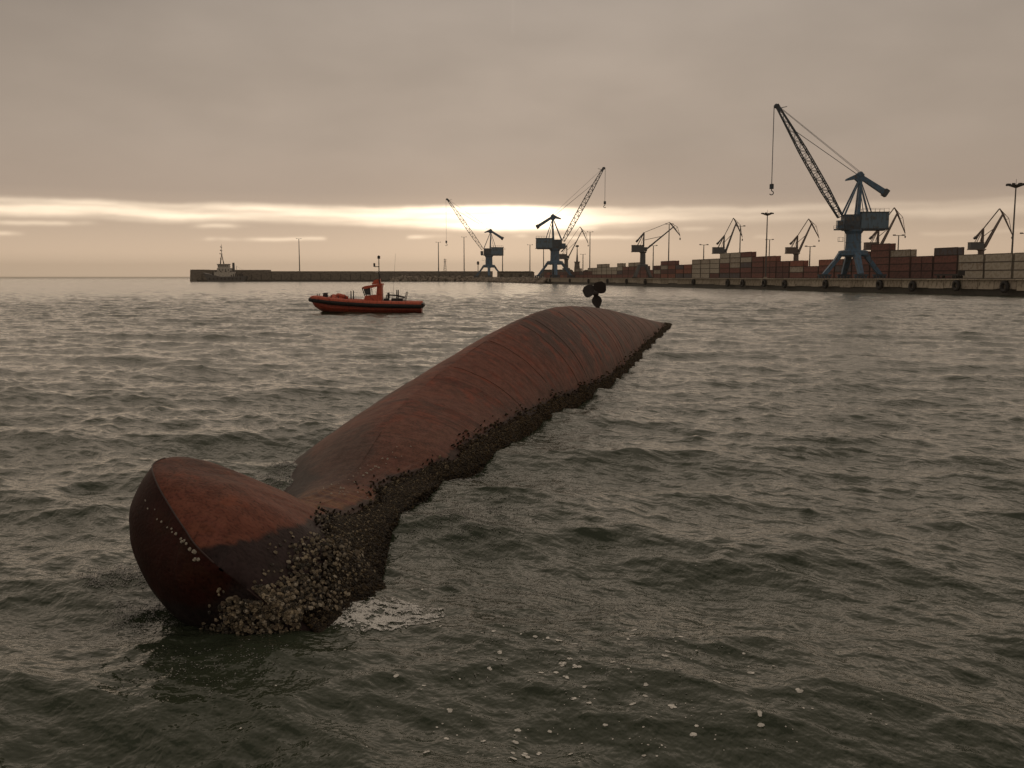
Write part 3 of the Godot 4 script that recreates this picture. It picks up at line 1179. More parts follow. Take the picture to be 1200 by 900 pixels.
func make_fenders() -> void:
	begin()
	var ring := []
	for k in 13:
		var a := TAU * k / 12.0
		ring.append(Vector2(1.12 + 0.48 * cos(a), 0.48 * sin(a)))
	ring.reverse()
	lathe(ring, 20, Transform3D(Basis(Vector3.RIGHT, PI / 2.0), Vector3.ZERO))
	var tyre := finish()
	begin()
	for k in 20:
		var a := TAU * k / 20.0
		box(Vector3(cos(a) * 1.58, sin(a) * 1.58, 0), Vector3(0.16, 0.16, 0.7), Basis(Vector3.BACK, a))
	var tread := finish()
	begin()
	pipe([Vector3(-0.7, 1.0, -0.2), Vector3(-0.35, 2.1, -0.4)], 0.05, 5)
	pipe([Vector3(0.7, 1.0, -0.2), Vector3(0.35, 2.1, -0.4)], 0.05, 5)
	var chain := finish()
	var ds := [248, 267, 287, 304, 337, 367, 384, 404, 419, 458, 527, 560, 598, 641, 690, 751, 822]
	var words := ["rightmost of the row", "under the brown container stacks", "right of the big blue crane, second along", "just right of the big blue crane", "just left of the big blue crane", "second left of the big blue crane", "third left of the big blue crane", "fourth left of the big blue crane", "fifth left of the big blue crane", "below the red and blue containers", "below the pale grey containers", "under the long low link crane", "just right of the propeller", "just left of the propeller", "right of the tall blue crane", "left of the tall blue crane", "farthest of the row"]
	for k in ds.size():
		var t := thing("tyre_fender", "black tyre fender on the quay wall, " + words[k], "fender", quay(ds[k], -0.42, 2.5 + 0.2 * sin(k * 2.3)), b_turn(), "tyre fenders along the quay wall")
		part("tyre", tyre, M.rubber, t)
		part("tread", tread, M.rubber, t)
		part("chain", chain, M.dark, t)

func b_turn() -> float:   # turns local z to face the water
	return atan2(-INLAND.x, -INLAND.z)

func beside(at: Vector3) -> String:   # which stack this is, told from the nearest landmark along the quay
	var marks := [[0.534, "the crown lamp mast"], [0.364, "the big blue crane"], [0.2716, "the ring lamp mast"], [0.133, "the long low link crane"], [0.0457, "the tall blue crane"]]
	var t := at.x / -at.z
	var best := 999.0
	var name_ := ""
	for m in marks:
		var dd: float = 213.0 / (m[0] + 0.2)
		var own := 213.0 / (t + 0.2)
		if absf(own - dd) < absf(best):
			best = own - dd
			name_ = m[1]
	var n := int(absf(best) / 12.5)
	var words := ["first", "second", "third", "fourth", "fifth", "sixth", "seventh", "eighth", "ninth", "tenth", "eleventh", "twelfth", "thirteenth", "fourteenth"]
	return "%s stack %s of %s" % [words[mini(n, 13)], "left" if best > 0.0 else "right", name_]

func make_containers() -> void:
	var colors := {
		"brick red": [lin(0.240, 0.093, 0.072), lin(0.155, 0.070, 0.057)], "dark brown": [lin(0.171, 0.070, 0.059), lin(0.109, 0.054, 0.047)], "pale grey": [lin(0.466, 0.420, 0.342), lin(0.310, 0.248, 0.186)],
		"cream": [lin(0.513, 0.466, 0.381), lin(0.404, 0.350, 0.265)], "slate blue": [lin(0.116, 0.116, 0.132), lin(0.109, 0.078, 0.070)], "rust orange": [lin(0.342, 0.121, 0.078), lin(0.233, 0.093, 0.062)]}
	var proto := {}
	var shapes := {}
	for long in [12.19, 6.06]:
		var L: float = long
		var h := 2.59
		var w := 2.44
		begin()
		span(Vector3(-L / 2 + 0.1, 0.12, -w / 2 + 0.07), Vector3(L / 2 - 0.1, h - 0.06, w / 2 - 0.07))
		var ribs := int(L * 2.0)
		for i in ribs:
			var x := lerpf(-L / 2 + 0.35, L / 2 - 0.35, i / float(ribs - 1))
			for s in [-1, 1]:
				var z: float = s * (w / 2 - 0.05)
				quad(Vector3(x - 0.12, 0.2, z - s * 0.02), Vector3(x - 0.05, 0.2, z + s * 0.02), Vector3(x - 0.05, h - 0.15, z + s * 0.02), Vector3(x - 0.12, h - 0.15, z - s * 0.02), Vector3(-1, 0, s))
				quad(Vector3(x - 0.05, 0.2, z + s * 0.02), Vector3(x + 0.05, 0.2, z + s * 0.02), Vector3(x + 0.05, h - 0.15, z + s * 0.02), Vector3(x - 0.05, h - 0.15, z + s * 0.02), Vector3(0, 0, s))
				quad(Vector3(x + 0.05, 0.2, z + s * 0.02), Vector3(x + 0.12, 0.2, z - s * 0.02), Vector3(x + 0.12, h - 0.15, z - s * 0.02), Vector3(x + 0.05, h - 0.15, z + s * 0.02), Vector3(1, 0, s))
		var body := finish()
		begin()
		for x in [-L / 2 + 0.08, L / 2 - 0.08]:
			for z in [-w / 2 + 0.08, w / 2 - 0.08]:
				box(Vector3(x, h / 2, z), Vector3(0.22, h - 0.01, 0.2))
		for y in [0.09, h - 0.06]:
			for z in [-w / 2 + 0.06, w / 2 - 0.06]:
				box(Vector3(0, y, z), Vector3(L - 0.46, 0.2, 0.14))
		var frame := finish()
		begin()
		for z in [-0.58, 0.58]:
			span(Vector3(-L / 2 + 0.04, 0.16, z - 0.55), Vector3(-L / 2 + 0.095, h - 0.13, z + 0.55))
			for k in [-0.25, 0.25]:
				tube(Vector3(-L / 2 + 0.02, 0.2, z + k), Vector3(-L / 2 + 0.02, h - 0.18, z + k), 0.025, 0.025, 5)
		shapes[long] = [body, frame, finish()]
	var n := 0
	for c in colors:
		n += 1
		var m := worn(colors[c][0], colors[c][1], colors[c][1], 9.0, 0.75, 0.0, 100 + n)
		var f := worn(colors[c][1].darkened(0.45), colors[c][1].darkened(0.3), lin(0.03, 0.025, 0.02), 4.0, 0.8, 0.0, 120 + n)
		for long in [12.19, 6.06]:
			var t := Node3D.new()
			t.name = "shipping_container"
			part("body", shapes[long][0], m, t)
			part("frame", shapes[long][1], f, t)
			part("door", shapes[long][2], m, t)
			proto[[c, long]] = t
	var gen := RandomNumberGenerator.new()
	gen.seed = 2027
	# stacks from the right end: how many bays, how high, and which colours are likely from the ground up
	var plan := [
		[2, 3, ["cream", "cream", "cream"]], [1, 3, ["cream", "pale grey", "cream"]], [2, 4, ["dark brown", "dark brown", "brick red", "brick red"]], [1, 4, ["dark brown", "brick red", "brick red", "pale grey"]],
		[1, 5, ["brick red", "brick red", "brick red", "brick red", "brick red"]], [1, 4, ["brick red", "dark brown", "brick red", "brick red"]], [1, 3, ["brick red", "slate blue", "brick red"]], [3, 3, ["brick red", "brick red", "rust orange"]],
		[1, 3, ["dark brown", "dark brown", "brick red"]], [2, 4, ["brick red", "dark brown", "brick red", "brick red"]], [1, 5, ["dark brown", "brick red", "brick red", "cream", "brick red"]], [2, 5, ["slate blue", "brick red", "brick red", "cream", "cream"]],
		[1, 4, ["dark brown", "cream", "cream", "cream"]], [2, 4, ["cream", "cream", "cream", "pale grey"]], [2, 3, ["slate blue", "rust orange", "slate blue"]], [2, 4, ["rust orange", "dark brown", "brick red", "brick red"]],
		[3, 3, ["brick red", "brick red", "dark brown"]], [3, 4, ["brick red", "dark brown", "brick red", "pale grey"]], [5, 4, ["brick red", "cream", "cream", "pale grey"]], [6, 3, ["brick red", "dark brown", "pale grey"]], [8, 2, ["brick red", "dark brown"]]]
	var d := 268.0
	var stack := 0
	var tiers := ["bottom", "second", "third", "fourth", "fifth"]
	for run in plan:
		for bay in run[0]:
			stack += 1
			var short_pair := gen.randf() < 0.22
			var height: int = run[1]
			if bay > 0 and gen.randf() < 0.3:
				height -= 1
			for level in height:
				var c: String = run[2][level]
				if gen.randf() < 0.16:
					c = ["brick red", "dark brown", "pale grey", "rust orange", "slate blue"][gen.randi() % 5]
				var halves := [0.0]
				var long := 12.19
				if short_pair:
					halves = [-3.07, 3.07]
					long = 6.06
				for off in halves:
					var at: Vector3 = quay(d + 6.0, 30.0 + gen.randf_range(-0.07, 0.07), GROUND + 0.02 + level * 2.6) + ALONG * (off + gen.randf_range(-0.05, 0.05))
					var place: String = "top" if level == height - 1 else tiers[level]
					var which := "" if halves.size() == 1 else ("nearer short " if off < 0 else "farther short ")
					var words := "%s%s container, %s tier, %s" % [which, c, place, beside(at)]
					var o: Node3D = proto[[c, long]].duplicate()
					o.name = numbered("shipping_container")
					add_child(o)
					o.transform = Transform3D(Basis(ALONG, Vector3.UP, ALONG.cross(Vector3.UP)), at)
					tag(o, words, "container", "containers stacked along the quay")
			d += 12.75 * 0.98058
	for k in proto:
		proto[k].free()

# ---------------------------------------------------------------- cranes

func lattice(a: Vector3, b: Vector3, up: Vector3, w0: float, w1: float, w2: float, panels: int, chord: float, brace: float, parent: Node, mat: Material) -> void:
	# a four-chord boom from a to b: width w0 at the foot, w1 in the middle, w2 at the head
	var side := (b - a).normalized().cross(up).normalized()
	var rise := side.cross((b - a).normalized()).normalized()
	var corner := func(t: float, k: int) -> Vector3:
		var w := lerpf(w0, w1, minf(t / 0.25, 1.0)) if t < 0.6 else lerpf(w1, w2, (t - 0.6) / 0.4)
		return a.lerp(b, t) + side * w * 0.42 * (1 if k % 2 else -1) + rise * w * 0.5 * (1 if k / 2 else -1)
	for k in 4:
		begin()
		for i in 8:
			bar(corner.call(i / 8.0, k), corner.call((i + 1) / 8.0, k), chord)
		done("chord", mat, parent)
	begin()
	for i in panels:
		var t0 := i / float(panels)
		var t1 := (i + 1) / float(panels)
		for pair in [[0, 1], [2, 3], [0, 2], [1, 3]]:
			var flip := i % 2
			bar(corner.call(t0, pair[flip]), corner.call(t1, pair[1 - flip]), brace)
			bar(corner.call(t0, pair[0]), corner.call(t0, pair[1]), brace)
	done("bracing", mat, parent).set_meta("kind", "stuff")

func jib_crane(label: String, where: Vector3, turn: float, size: float, tip: Vector2, hook_drop: float, steel: Material, dark: Material, house_mat: Material) -> void:
	var t := thing("harbour_crane", label, "crane", where, turn, "blue slewing jib cranes on the quay")
	t.scale = Vector3.ONE * size
	var z90 := [Vector3(-1, 0, 0), Vector3(0, 0, 1), Vector3(1, 0, 0), Vector3(0, 0, -1)]
	for v in z90:
		begin()
		var s: Vector3 = v.cross(Vector3.UP)
		var foot: Vector3 = v * 9.6 + Vector3(0, 1.5, 0)
		var head: Vector3 = v * 4.1 + Vector3(0, 9.0, 0)
		var knee: Vector3 = v * 5.4 + Vector3(0, 6.9, 0)
		var p := []
		for q in [[foot, 0.85], [knee, 1.05], [head, 1.1]]:
			p.append([q[0] - s * q[1] - v * 0.85, q[0] + s * q[1] - v * 0.85, q[0] + s * q[1] + v * 0.85, q[0] - s * q[1] + v * 0.85])
		hexa(p[0] + p[1])
		hexa(p[1] + p[2])
		var leg := done("leg", steel, t)
		begin()
		box(v * 9.6 + Vector3(0, 1.15, 0), Vector3(4.6, 0.7, 1.2))
		box(v * 9.6 + Vector3(0, 1.5, 0), Vector3(1.7, 0.7, 1.5))
		for k in 4:
			var x := -1.7 + k * 1.13
			tube(v * 9.6 + Vector3(x, 0.45, -0.35), v * 9.6 + Vector3(x, 0.45, 0.35), 0.44, 0.44, 10)
		done("wheel_bogie", dark, leg)
	begin()
	lathe([Vector2(0, 7.7), Vector2(4.4, 7.7), Vector2(5.0, 8.2), Vector2(5.0, 9.6), Vector2(4.2, 9.9), Vector2(0, 9.9)], 8, Transform3D(Basis(Vector3.UP, PI / 8.0), Vector3.ZERO))
	done("portal_ring", steel, t)
	begin()
	lathe([Vector2(2.75, 9.9), Vector2(2.6, 13), Vector2(2.6, 15.6), Vector2(3.3, 16.6), Vector2(3.3, 17.0), Vector2(0, 17.0)], 14)
	lathe([Vector2(2.72, 12.6), Vector2(2.72, 12.9), Vector2(2.6, 12.95)], 14)
	done("column", steel, t)
	begin()
	for k in 9:
		bar(Vector3(-3.0, 9.9 + k * 0.75, 0.25), Vector3(-3.0, 9.9 + k * 0.75, -0.25), 0.07)
	bar(Vector3(-3.0, 9.8, 0.28), Vector3(-3.0, 16.6, 0.28), 0.08)
	bar(Vector3(-3.0, 9.8, -0.28), Vector3(-3.0, 16.6, -0.28), 0.08)
	box(Vector3(-4.4, 13.0, 0), Vector3(1.6, 0.12, 1.4))
	for q in [[-5.2, 0.7], [-5.2, -0.7], [-3.6, 0.7], [-3.6, -0.7]]:
		bar(Vector3(q[0], 13.0, q[1]), Vector3(q[0], 14.4, q[1]), 0.08)
	bar(Vector3(-5.2, 14.4, 0.7), Vector3(-5.2, 14.4, -0.7), 0.08)
	bar(Vector3(-5.2, 14.4, 0.7), Vector3(-3.6, 14.4, 0.7), 0.08)
	done("ladder", dark, t)
	begin()
	span(Vector3(-6.2, 17.0, -2.9), Vector3(11.3, 17.5, 2.9))
	span(Vector3(-4.0, 16.7, -1.2), Vector3(10.4, 17.0, 1.2))
	done("slewing_deck", dark, t)
	begin()
	span(Vector3(1.7, 17.52, -2.6), Vector3(11.1, 22.9, 2.6))
	var house := done("machine_house", house_mat, t)
	begin()
	span(Vector3(1.5, 22.9, -2.8), Vector3(11.3, 23.2, 2.8))
	done("roof", dark, house)
	for z in [-2.6, 2.6]:
		for k in 7:
			begin()
			box(Vector3(2.4 + k * 1.35, 20.2, z), Vector3(0.14, 5.2, 0.12))
			done("cladding_rib", house_mat, house)
	begin()
	span(Vector3(10.9, 18.4, -1.2), Vector3(11.16, 20.8, 1.2))
	done("vent_panel", dark, house)
	begin()
	span(Vector3(-4.0, 17.52, -2.3), Vector3(1.68, 22.3, 2.3))
	var winch := done("winch_room", dark, t)
	for x in [-2.9, -1.2, 0.5]:
		begin()
		span(Vector3(x - 0.5, 20.1, 2.26), Vector3(x + 0.5, 21.4, 2.36))
		done("window", M.glass, winch)
	begin()
	span(Vector3(-6.4, 17.52, 0.5), Vector3(-4.3, 20.2, 2.7))
	var cab := done("operator_cab", steel, t)
	begin()
	span(Vector3(-6.46, 18.5, 0.7), Vector3(-6.36, 19.9, 2.5))
	span(Vector3(-6.2, 18.5, 2.66), Vector3(-4.5, 19.9, 2.76))
	done("window", M.glass, cab)
	# guard rails round deck and roof
	begin()
	for q in [[-6.2, 17.5, 2.9], [-6.2, 17.5, -2.9]]:
		for k in 6:
			bar(Vector3(q[0] + k * 1.2, q[1], q[2]), Vector3(q[0] + k * 1.2, q[1] + 1.2, q[2]), 0.08)
		for y in [0.6, 1.2]:
			bar(Vector3(q[0], q[1] + y, q[2]), Vector3(0.2, q[1] + y, q[2]), 0.07)
	for z in [-2.6, 2.6]:
		for k in 7:
			bar(Vector3(1.7 + k * 1.55, 23.2, z), Vector3(1.7 + k * 1.55, 24.3, z), 0.07)
		bar(Vector3(1.7, 24.3, z), Vector3(11.0, 24.3, z), 0.07)
	done("guard_rail", dark, t)
	for z in [-1.0, 1.0]:
		begin()
		bar(Vector3(0.7, 17.5, z * 1.4), Vector3(1.6, 35.2, z * 0.55), 1.25, 0.8)
		done("mast_post", steel, t)
	for q in [[-3.9, 22.2, 1.9], [-3.9, 22.2, -1.9]]:
		begin()
		bar(Vector3(q[0], q[1], q[2]), Vector3(0.9, 33.8, q[2] * 0.35), 0.55, 0.42)
		done("mast_brace", steel, t)
	for z in [-1.7, 1.7]:
		begin()
		bar(Vector3(5.2, 23.2, z), Vector3(1.7, 33.6, z * 0.3), 0.36, 0.3)
		bar(Vector3(3.6, 23.2, z), Vector3(1.7, 31.5, z * 0.3), 0.22, 0.2)
		done("mast_stay", steel, t)
	begin()
	extrude(PackedVector2Array([Vector2(-3.6, 34.0), Vector2(-0.4, 34.5), Vector2(0.6, 33.6), Vector2(2.4, 33.8), Vector2(2.7, 36.2), Vector2(1.4, 37.2), Vector2(0.2, 36.4), Vector2(-3.4, 34.7)]), -0.75, 0.75)
	for z in [-1.0, 1.0]:
		tube(Vector3(1.3, 36.3, z - 0.12), Vector3(1.3, 36.3, z + 0.12), 0.85, 0.85, 14)
	done("mast_head", steel, t)
	begin()
	bar(Vector3(1.6, 35.4, 0), Vector3(9.9, 30.1, 0), 1.5, 1.9, 0.8)
	var arm := done("counterweight_arm", steel, t)
	begin()
	var along := Vector3(8.3, -5.3, 0).normalized()
	box(Vector3(9.9, 30.1, 0) + along * 0.5, Vector3(1.5, 2.5, 2.4), Basis(Vector3.BACK, atan2(along.y, along.x)))
	done("counterweight", dark, arm)
	# boom, ropes and hook
	var foot := Vector3(-4.9, 21.6, 0)
	var head := Vector3(tip.x, tip.y, 0)
	var boom := Node3D.new()
	boom.name = "boom"
	t.add_child(boom)
	lattice(foot, head, Vector3.UP, 1.6, 2.5, 1.0, 22, 0.34, 0.15, boom, dark)
	begin()
	var dir := (head - foot).normalized()
	box(head + dir * 0.6, Vector3(2.6, 1.3, 1.3), Basis(Vector3.BACK, atan2(dir.y, dir.x)))
	tube(head + dir * 1.4 + Vector3(-0.4, 0, -0.6), head + dir * 1.4 + Vector3(-0.4, 0, 0.6), 0.75, 0.75, 12)
	bar(head + Vector3(0.2, 0.5, 0), head + Vector3(2.6, 1.0, 0), 0.22)
	done("boom_head", dark, boom)
	begin()
	for z in [-0.7, 0.7]:
		pipe([head + Vector3(0.3, 0.6, z * 0.6), Vector3(1.2, 37.0, z)], 0.07, 5)
	pipe([head.lerp(foot, 0.22) + Vector3(0.6, 0.9, 0), Vector3(0.4, 36.2, 0)], 0.11, 5)
	done("luffing_ropes", dark, t)
	var drop := head + dir * 1.4 + Vector3(-1.1, 0, 0)
	begin()
	for z in [-0.35, 0.35]:
		pipe([drop + Vector3(0, 0, z), Vector3(drop.x, hook_drop + 1.5, z)], 0.07, 5)
	done("hoist_ropes", dark, t)
	begin()
	box(Vector3(drop.x, hook_drop + 0.7, 0), Vector3(1.3, 1.7, 0.9))
	tube(Vector3(drop.x, hook_drop + 1.1, -0.55), Vector3(drop.x, hook_drop + 1.1, 0.55), 0.6, 0.6, 10)
	var block := done("hook_block", dark, t)
	begin()
	var bend := [Vector3(0, -0.2, 0)]
	for k in 9:
		var a := PI * 0.5 - PI * 1.35 * k / 8.0
		bend.append(Vector3(cos(a) * 0.7, -1.5 + sin(a) * 0.7, 0))
	for k in bend.size():
		bend[k] += Vector3(drop.x, hook_drop, 0)
	pipe(bend, 0.17, 6)
	done("hook", dark, block)

func link_crane(label: String, where: Vector3, turn: float, size: float, apex: Vector2, jib_end: Vector2, steel: Material, house_mat: Material) -> void:
	var t := thing("link_crane", label, "crane", where, turn, "small double link cranes behind the containers")
	t.scale = Vector3.ONE * size
	for v in [Vector3(-4.6, 0, 3.6), Vector3(4.6, 0, 3.6), Vector3(-4.6, 0, -3.6), Vector3(4.6, 0, -3.6)]:
		begin()
		bar(v + Vector3(0, 0.6, 0), v * Vector3(0.42, 0, 0.42) + Vector3(0, 7.6, 0), 1.2, 1.4)
		var leg := done("leg", steel, t)
		begin()
		box(v + Vector3(0, 0.35, 0), Vector3(2.4, 0.7, 0.9))
		done("wheel_bogie", M.dark, leg)
	begin()
	lathe([Vector2(0, 6.8), Vector2(3.2, 6.8), Vector2(3.2, 8.0), Vector2(1.7, 8.4), Vector2(1.6, 14.8), Vector2(2.3, 15.4), Vector2(0, 15.4)], 12)
	done("column", steel, t)
	begin()
	span(Vector3(-6.9, 15.4, -1.9), Vector3(1.9, 15.8, 1.9))
	done("slewing_deck", steel, t)
	begin()
	span(Vector3(-6.7, 15.82, -1.7), Vector3(0.6, 19.4, 1.7))
	var house := done("machine_house", house_mat, t)
	begin()
	span(Vector3(-6.85, 19.4, -1.85), Vector3(0.75, 19.6, 1.85))
	done("roof", M.dark, house)
	begin()
	span(Vector3(0.8, 16.0, -2.6), Vector3(2.6, 18.4, -0.6))
	var cab := done("operator_cab", steel, t)
	begin()
	span(Vector3(2.56, 16.8, -2.4), Vector3(2.66, 18.2, -0.8))
	done("window", M.glass, cab)
	for z in [-0.9, 0.9]:
		begin()
		bar(Vector3(0.2, 15.8, z * 1.3), Vector3(0.5, 26.9, z * 0.5), 0.75, 0.55)
		done("mast_post", steel, t)
	begin()
	bar(Vector3(-3.2, 19.6, 1.2), Vector3(0.2, 26.2, 0.4), 0.3)
	bar(Vector3(-3.2, 19.6, -1.2), Vector3(0.2, 26.2, -0.4), 0.3)
	bar(Vector3(-1.6, 19.6, 1.2), Vector3(0.3, 25.0, 0.4), 0.22)
	done("mast_brace", steel, t)
	begin()
	bar(Vector3(0.6, 27.0, 0), Vector3(-3.4, 22.2, 0), 0.7, 0.9)
	var arm := done("counterweight_arm", steel, t)
	begin()
	box(Vector3(-3.6, 22.0, 0), Vector3(1.5, 1.1, 1.8), Basis(Vector3.BACK, 0.85))
	done("counterweight", M.dark, arm)
	var a := Vector3(apex.x, apex.y, 0)
	var e := Vector3(jib_end.x, jib_end.y, 0)
	var foot := Vector3(1.6, 16.8, 0)
	for z in [-0.7, 0.7]:
		begin()
		bar(foot + Vector3(0, 0, z * 1.6), a + Vector3(0, 0, z * 0.6), 0.85, 0.55)
		done("main_boom", steel, t)
	begin()
	for k in 7:
		var p := foot.lerp(a, (k + 0.5) / 7.0)
		bar(p + Vector3(0, 0, 0.9 - k * 0.06), p + Vector3(0, 0, -0.9 + k * 0.06) + (a - foot) * 0.05, 0.22)
	done("boom_bracing", steel, t)
	var top := a + (a - e).normalized() * 3.4 + Vector3(-0.4, 0, 0)
	begin()
	bar(top, a, 0.4, 0.75)
	bar(a, e, 0.8, 0.4)
	var jib := done("fly_jib", steel, t)
	begin()
	var bow := top.lerp(e, 0.45) + Vector3(1.9, 0.9, 0)
	bar(top, bow, 0.22)
	bar(bow, e, 0.22)
	bar(bow, a.lerp(e, 0.3), 0.18)
	bar(a, top.lerp(bow, 0.7), 0.18)
	done("jib_tie", steel, jib)
	begin()
	for z in [-0.4, 0.4]:
		bar(Vector3(0.6, 27.0, z), top + Vector3(0, 0, z), 0.26)
	done("back_tie", steel, t)
	begin()
	bar(Vector3(0.4, 22.5, 0), foot.lerp(a, 0.55) + Vector3(-0.2, 0.4, 0), 0.3)
	done("luffing_rod", steel, t)
	begin()
	pipe([e, e + Vector3(0.1, -1.6, 0)], 0.09, 5)
	tube(e + Vector3(0.1, -2.6, 0), e + Vector3(0.1, -1.5, 0), 0.3, 0.45, 8)
	done("hook_block", M.dark, t)

func make_cranes() -> void:
	var blue := worn(lin(0.072, 0.155, 0.25), lin(0.065, 0.118, 0.175), lin(0.10, 0.055, 0.035), 6.0, 0.55, 0.0, 7, 2.0)
	var dim := worn(lin(0.048, 0.078, 0.108), lin(0.044, 0.056, 0.068), lin(0.07, 0.04, 0.03), 5.0, 0.6, 0.0, 8, 2.0)
	var wall := worn(lin(0.115, 0.19, 0.26), lin(0.095, 0.145, 0.185), lin(0.10, 0.07, 0.05), 7.0, 0.55, 0.0, 9, 2.5)
	jib_crane("largest blue jib crane on the right of the quay, boom raised to the left", Vector3(124.2, GROUND, -341), -0.05, 1.03, Vector2(-27.3, 58.6), 31.5, blue, dim, wall)
	jib_crane("tall blue jib crane in mid quay with its boom raised to the right", Vector3(35.8, GROUND, -782), PI + 0.03, 1.42, Vector2(-27.4, 62.3), 43.0, blue, dim, wall)
	jib_crane("far blue jib crane left of the others, boom leaning to the left", Vector3(-27.0, GROUND, -1096), 0.03, 1.53, Vector2(-30.6, 58.0), 26.5, blue, dim, wall)
	var grey := worn(lin(0.10, 0.11, 0.12), lin(0.09, 0.085, 0.08), lin(0.10, 0.06, 0.04), 4.0, 0.6, 0.0, 14)
	var rust := worn(lin(0.13, 0.095, 0.08), lin(0.11, 0.08, 0.065), lin(0.10, 0.05, 0.035), 4.0, 0.6, 0.0, 15)
	link_crane("grey double link crane with its long boom held low to the right", Vector3(74.3 + 4, GROUND, -560), 0.0, 1.0, Vector2(18.0, 30.3), Vector2(22.0, 25.2), grey, grey)
	link_crane("grey double link crane rising behind the cream container stacks", Vector3(135.3, GROUND, -600), 0.0, 1.0, Vector2(7.9, 35.0), Vector2(12.0, 26.2), grey, grey)
	link_crane("brown double link crane left of the largest blue crane", Vector3(182.2, GROUND, -600), 0.0, 1.0, Vector2(9.2, 34.6), Vector2(14.2, 25.6), rust, rust)
	link_crane("brown double link crane seen just right of the largest blue crane", Vector3(187.0, GROUND, -480), 0.0, 0.93, Vector2(10.4, 35.4), Vector2(15.2, 24.6), rust, rust)
	link_crane("brown double link crane over the container stacks at the far right", Vector3(239.5, GROUND, -478), 0.0, 0.93, Vector2(10.8, 34.8), Vector2(16.4, 24.0), rust, grey)
	link_crane("grey double link crane standing close behind the tall blue crane", Vector3(50.5, GROUND, -870), 0.0, 1.12, Vector2(13.0, 39.0), Vector2(18.0, 28.5), grey, grey)

func make_masts() -> void:
	# x, distance, top height, lamps on the head, what stands near
	for q in [
		[-260.8, 1147, 52.0, 2, "alone on the breakwater"], [-85.7, 1090, 45.6, 2, "first left of the far blue crane's jib"], [-54.3, 1060, 50.3, 2, "just left of the far blue crane"], [-10.5, 1040, 36.2, 1, "touching the far blue crane's house"],
		[19.2, 1000, 39.5, 2, "left of the tall blue crane"], [27.7, 820, 30.3, 1, "under the tall blue crane's house"], [69.9, 840, 45.4, 2, "right of the small link crane behind the tall crane"], [75.9, 1000, 29.5, 2, "short and faint beside the lamp tower"],
		[96.6, 640, 26.5, 2, "short, right of the long low link crane"], [103.8, 620, 39.9, 2, "at the hook of the long low link crane"], [114.7, 560, 24.3, 2, "over the red and blue containers"], [128.5, 528, 33.6, 2, "at the jib of the crane behind the cream stacks"],
		[116.8, 430, 33.9, 6, "tall with a ring of lamps in front of the cream stacks"], [175.9, 640, 30.6, 2, "small one behind the ring lamp mast"], [149.6, 470, 20.4, 2, "short one left of the largest crane"], [177.3, 430, 24.1, 2, "right of the brown crane behind the largest crane"],
		[154.9, 290, 33.2, 8, "tallest, at the right edge with a crown of lamps"], [230.1, 420, 24.5, 2, "cut by the right edge of the view"]]:
		var h: float = q[2]
		var g := 12.0 if q[1] == 1147 else GROUND
		var t := thing("light_mast", "steel harbour light mast, " + str(q[4]), "light mast", Vector3(q[0], g, -q[1]), 0.0, "light masts on the harbour")
		var top := h - g
		var thick: float = 0.16 + q[1] * 0.00032
		begin()
		tube(Vector3.ZERO, Vector3(0, top, 0), thick * 1.3, thick * 0.75, 8)
		done("pole", M.mast, t)
		begin()
		box(Vector3(0, 0.3, 0), Vector3(1.3, 0.6, 1.3))
		done("footing", M.concrete[0], t)
		var n: int = q[3]
		var reach: float = 2.3 if n > 2 else 1.7 + q[1] * 0.0008
		begin()
		if n > 2:
			lathe([Vector2(0.3, top - 0.9), Vector2(reach * 0.9, top - 0.2), Vector2(reach * 0.9, top), Vector2(0.3, top - 0.2)], 14)
		else:
			box(Vector3(0, top, 0), Vector3(reach * 2.0, 0.25, 0.3))
		done("lamp_bracket", M.mast, t)
		for k in n:
			var a := TAU * k / n
			begin()
			box(Vector3(cos(a) * reach, top + 0.15, sin(a) * reach), Vector3(1.1, 0.55, 0.7), Basis(Vector3.UP, -a))
			done("lamp", M.dark, t)
		if n > 2:
			begin()
			pipe([Vector3(0, top, 0), Vector3(0, top + 1.8, 0)], 0.06, 5)
			done("lightning_rod", M.mast, t)

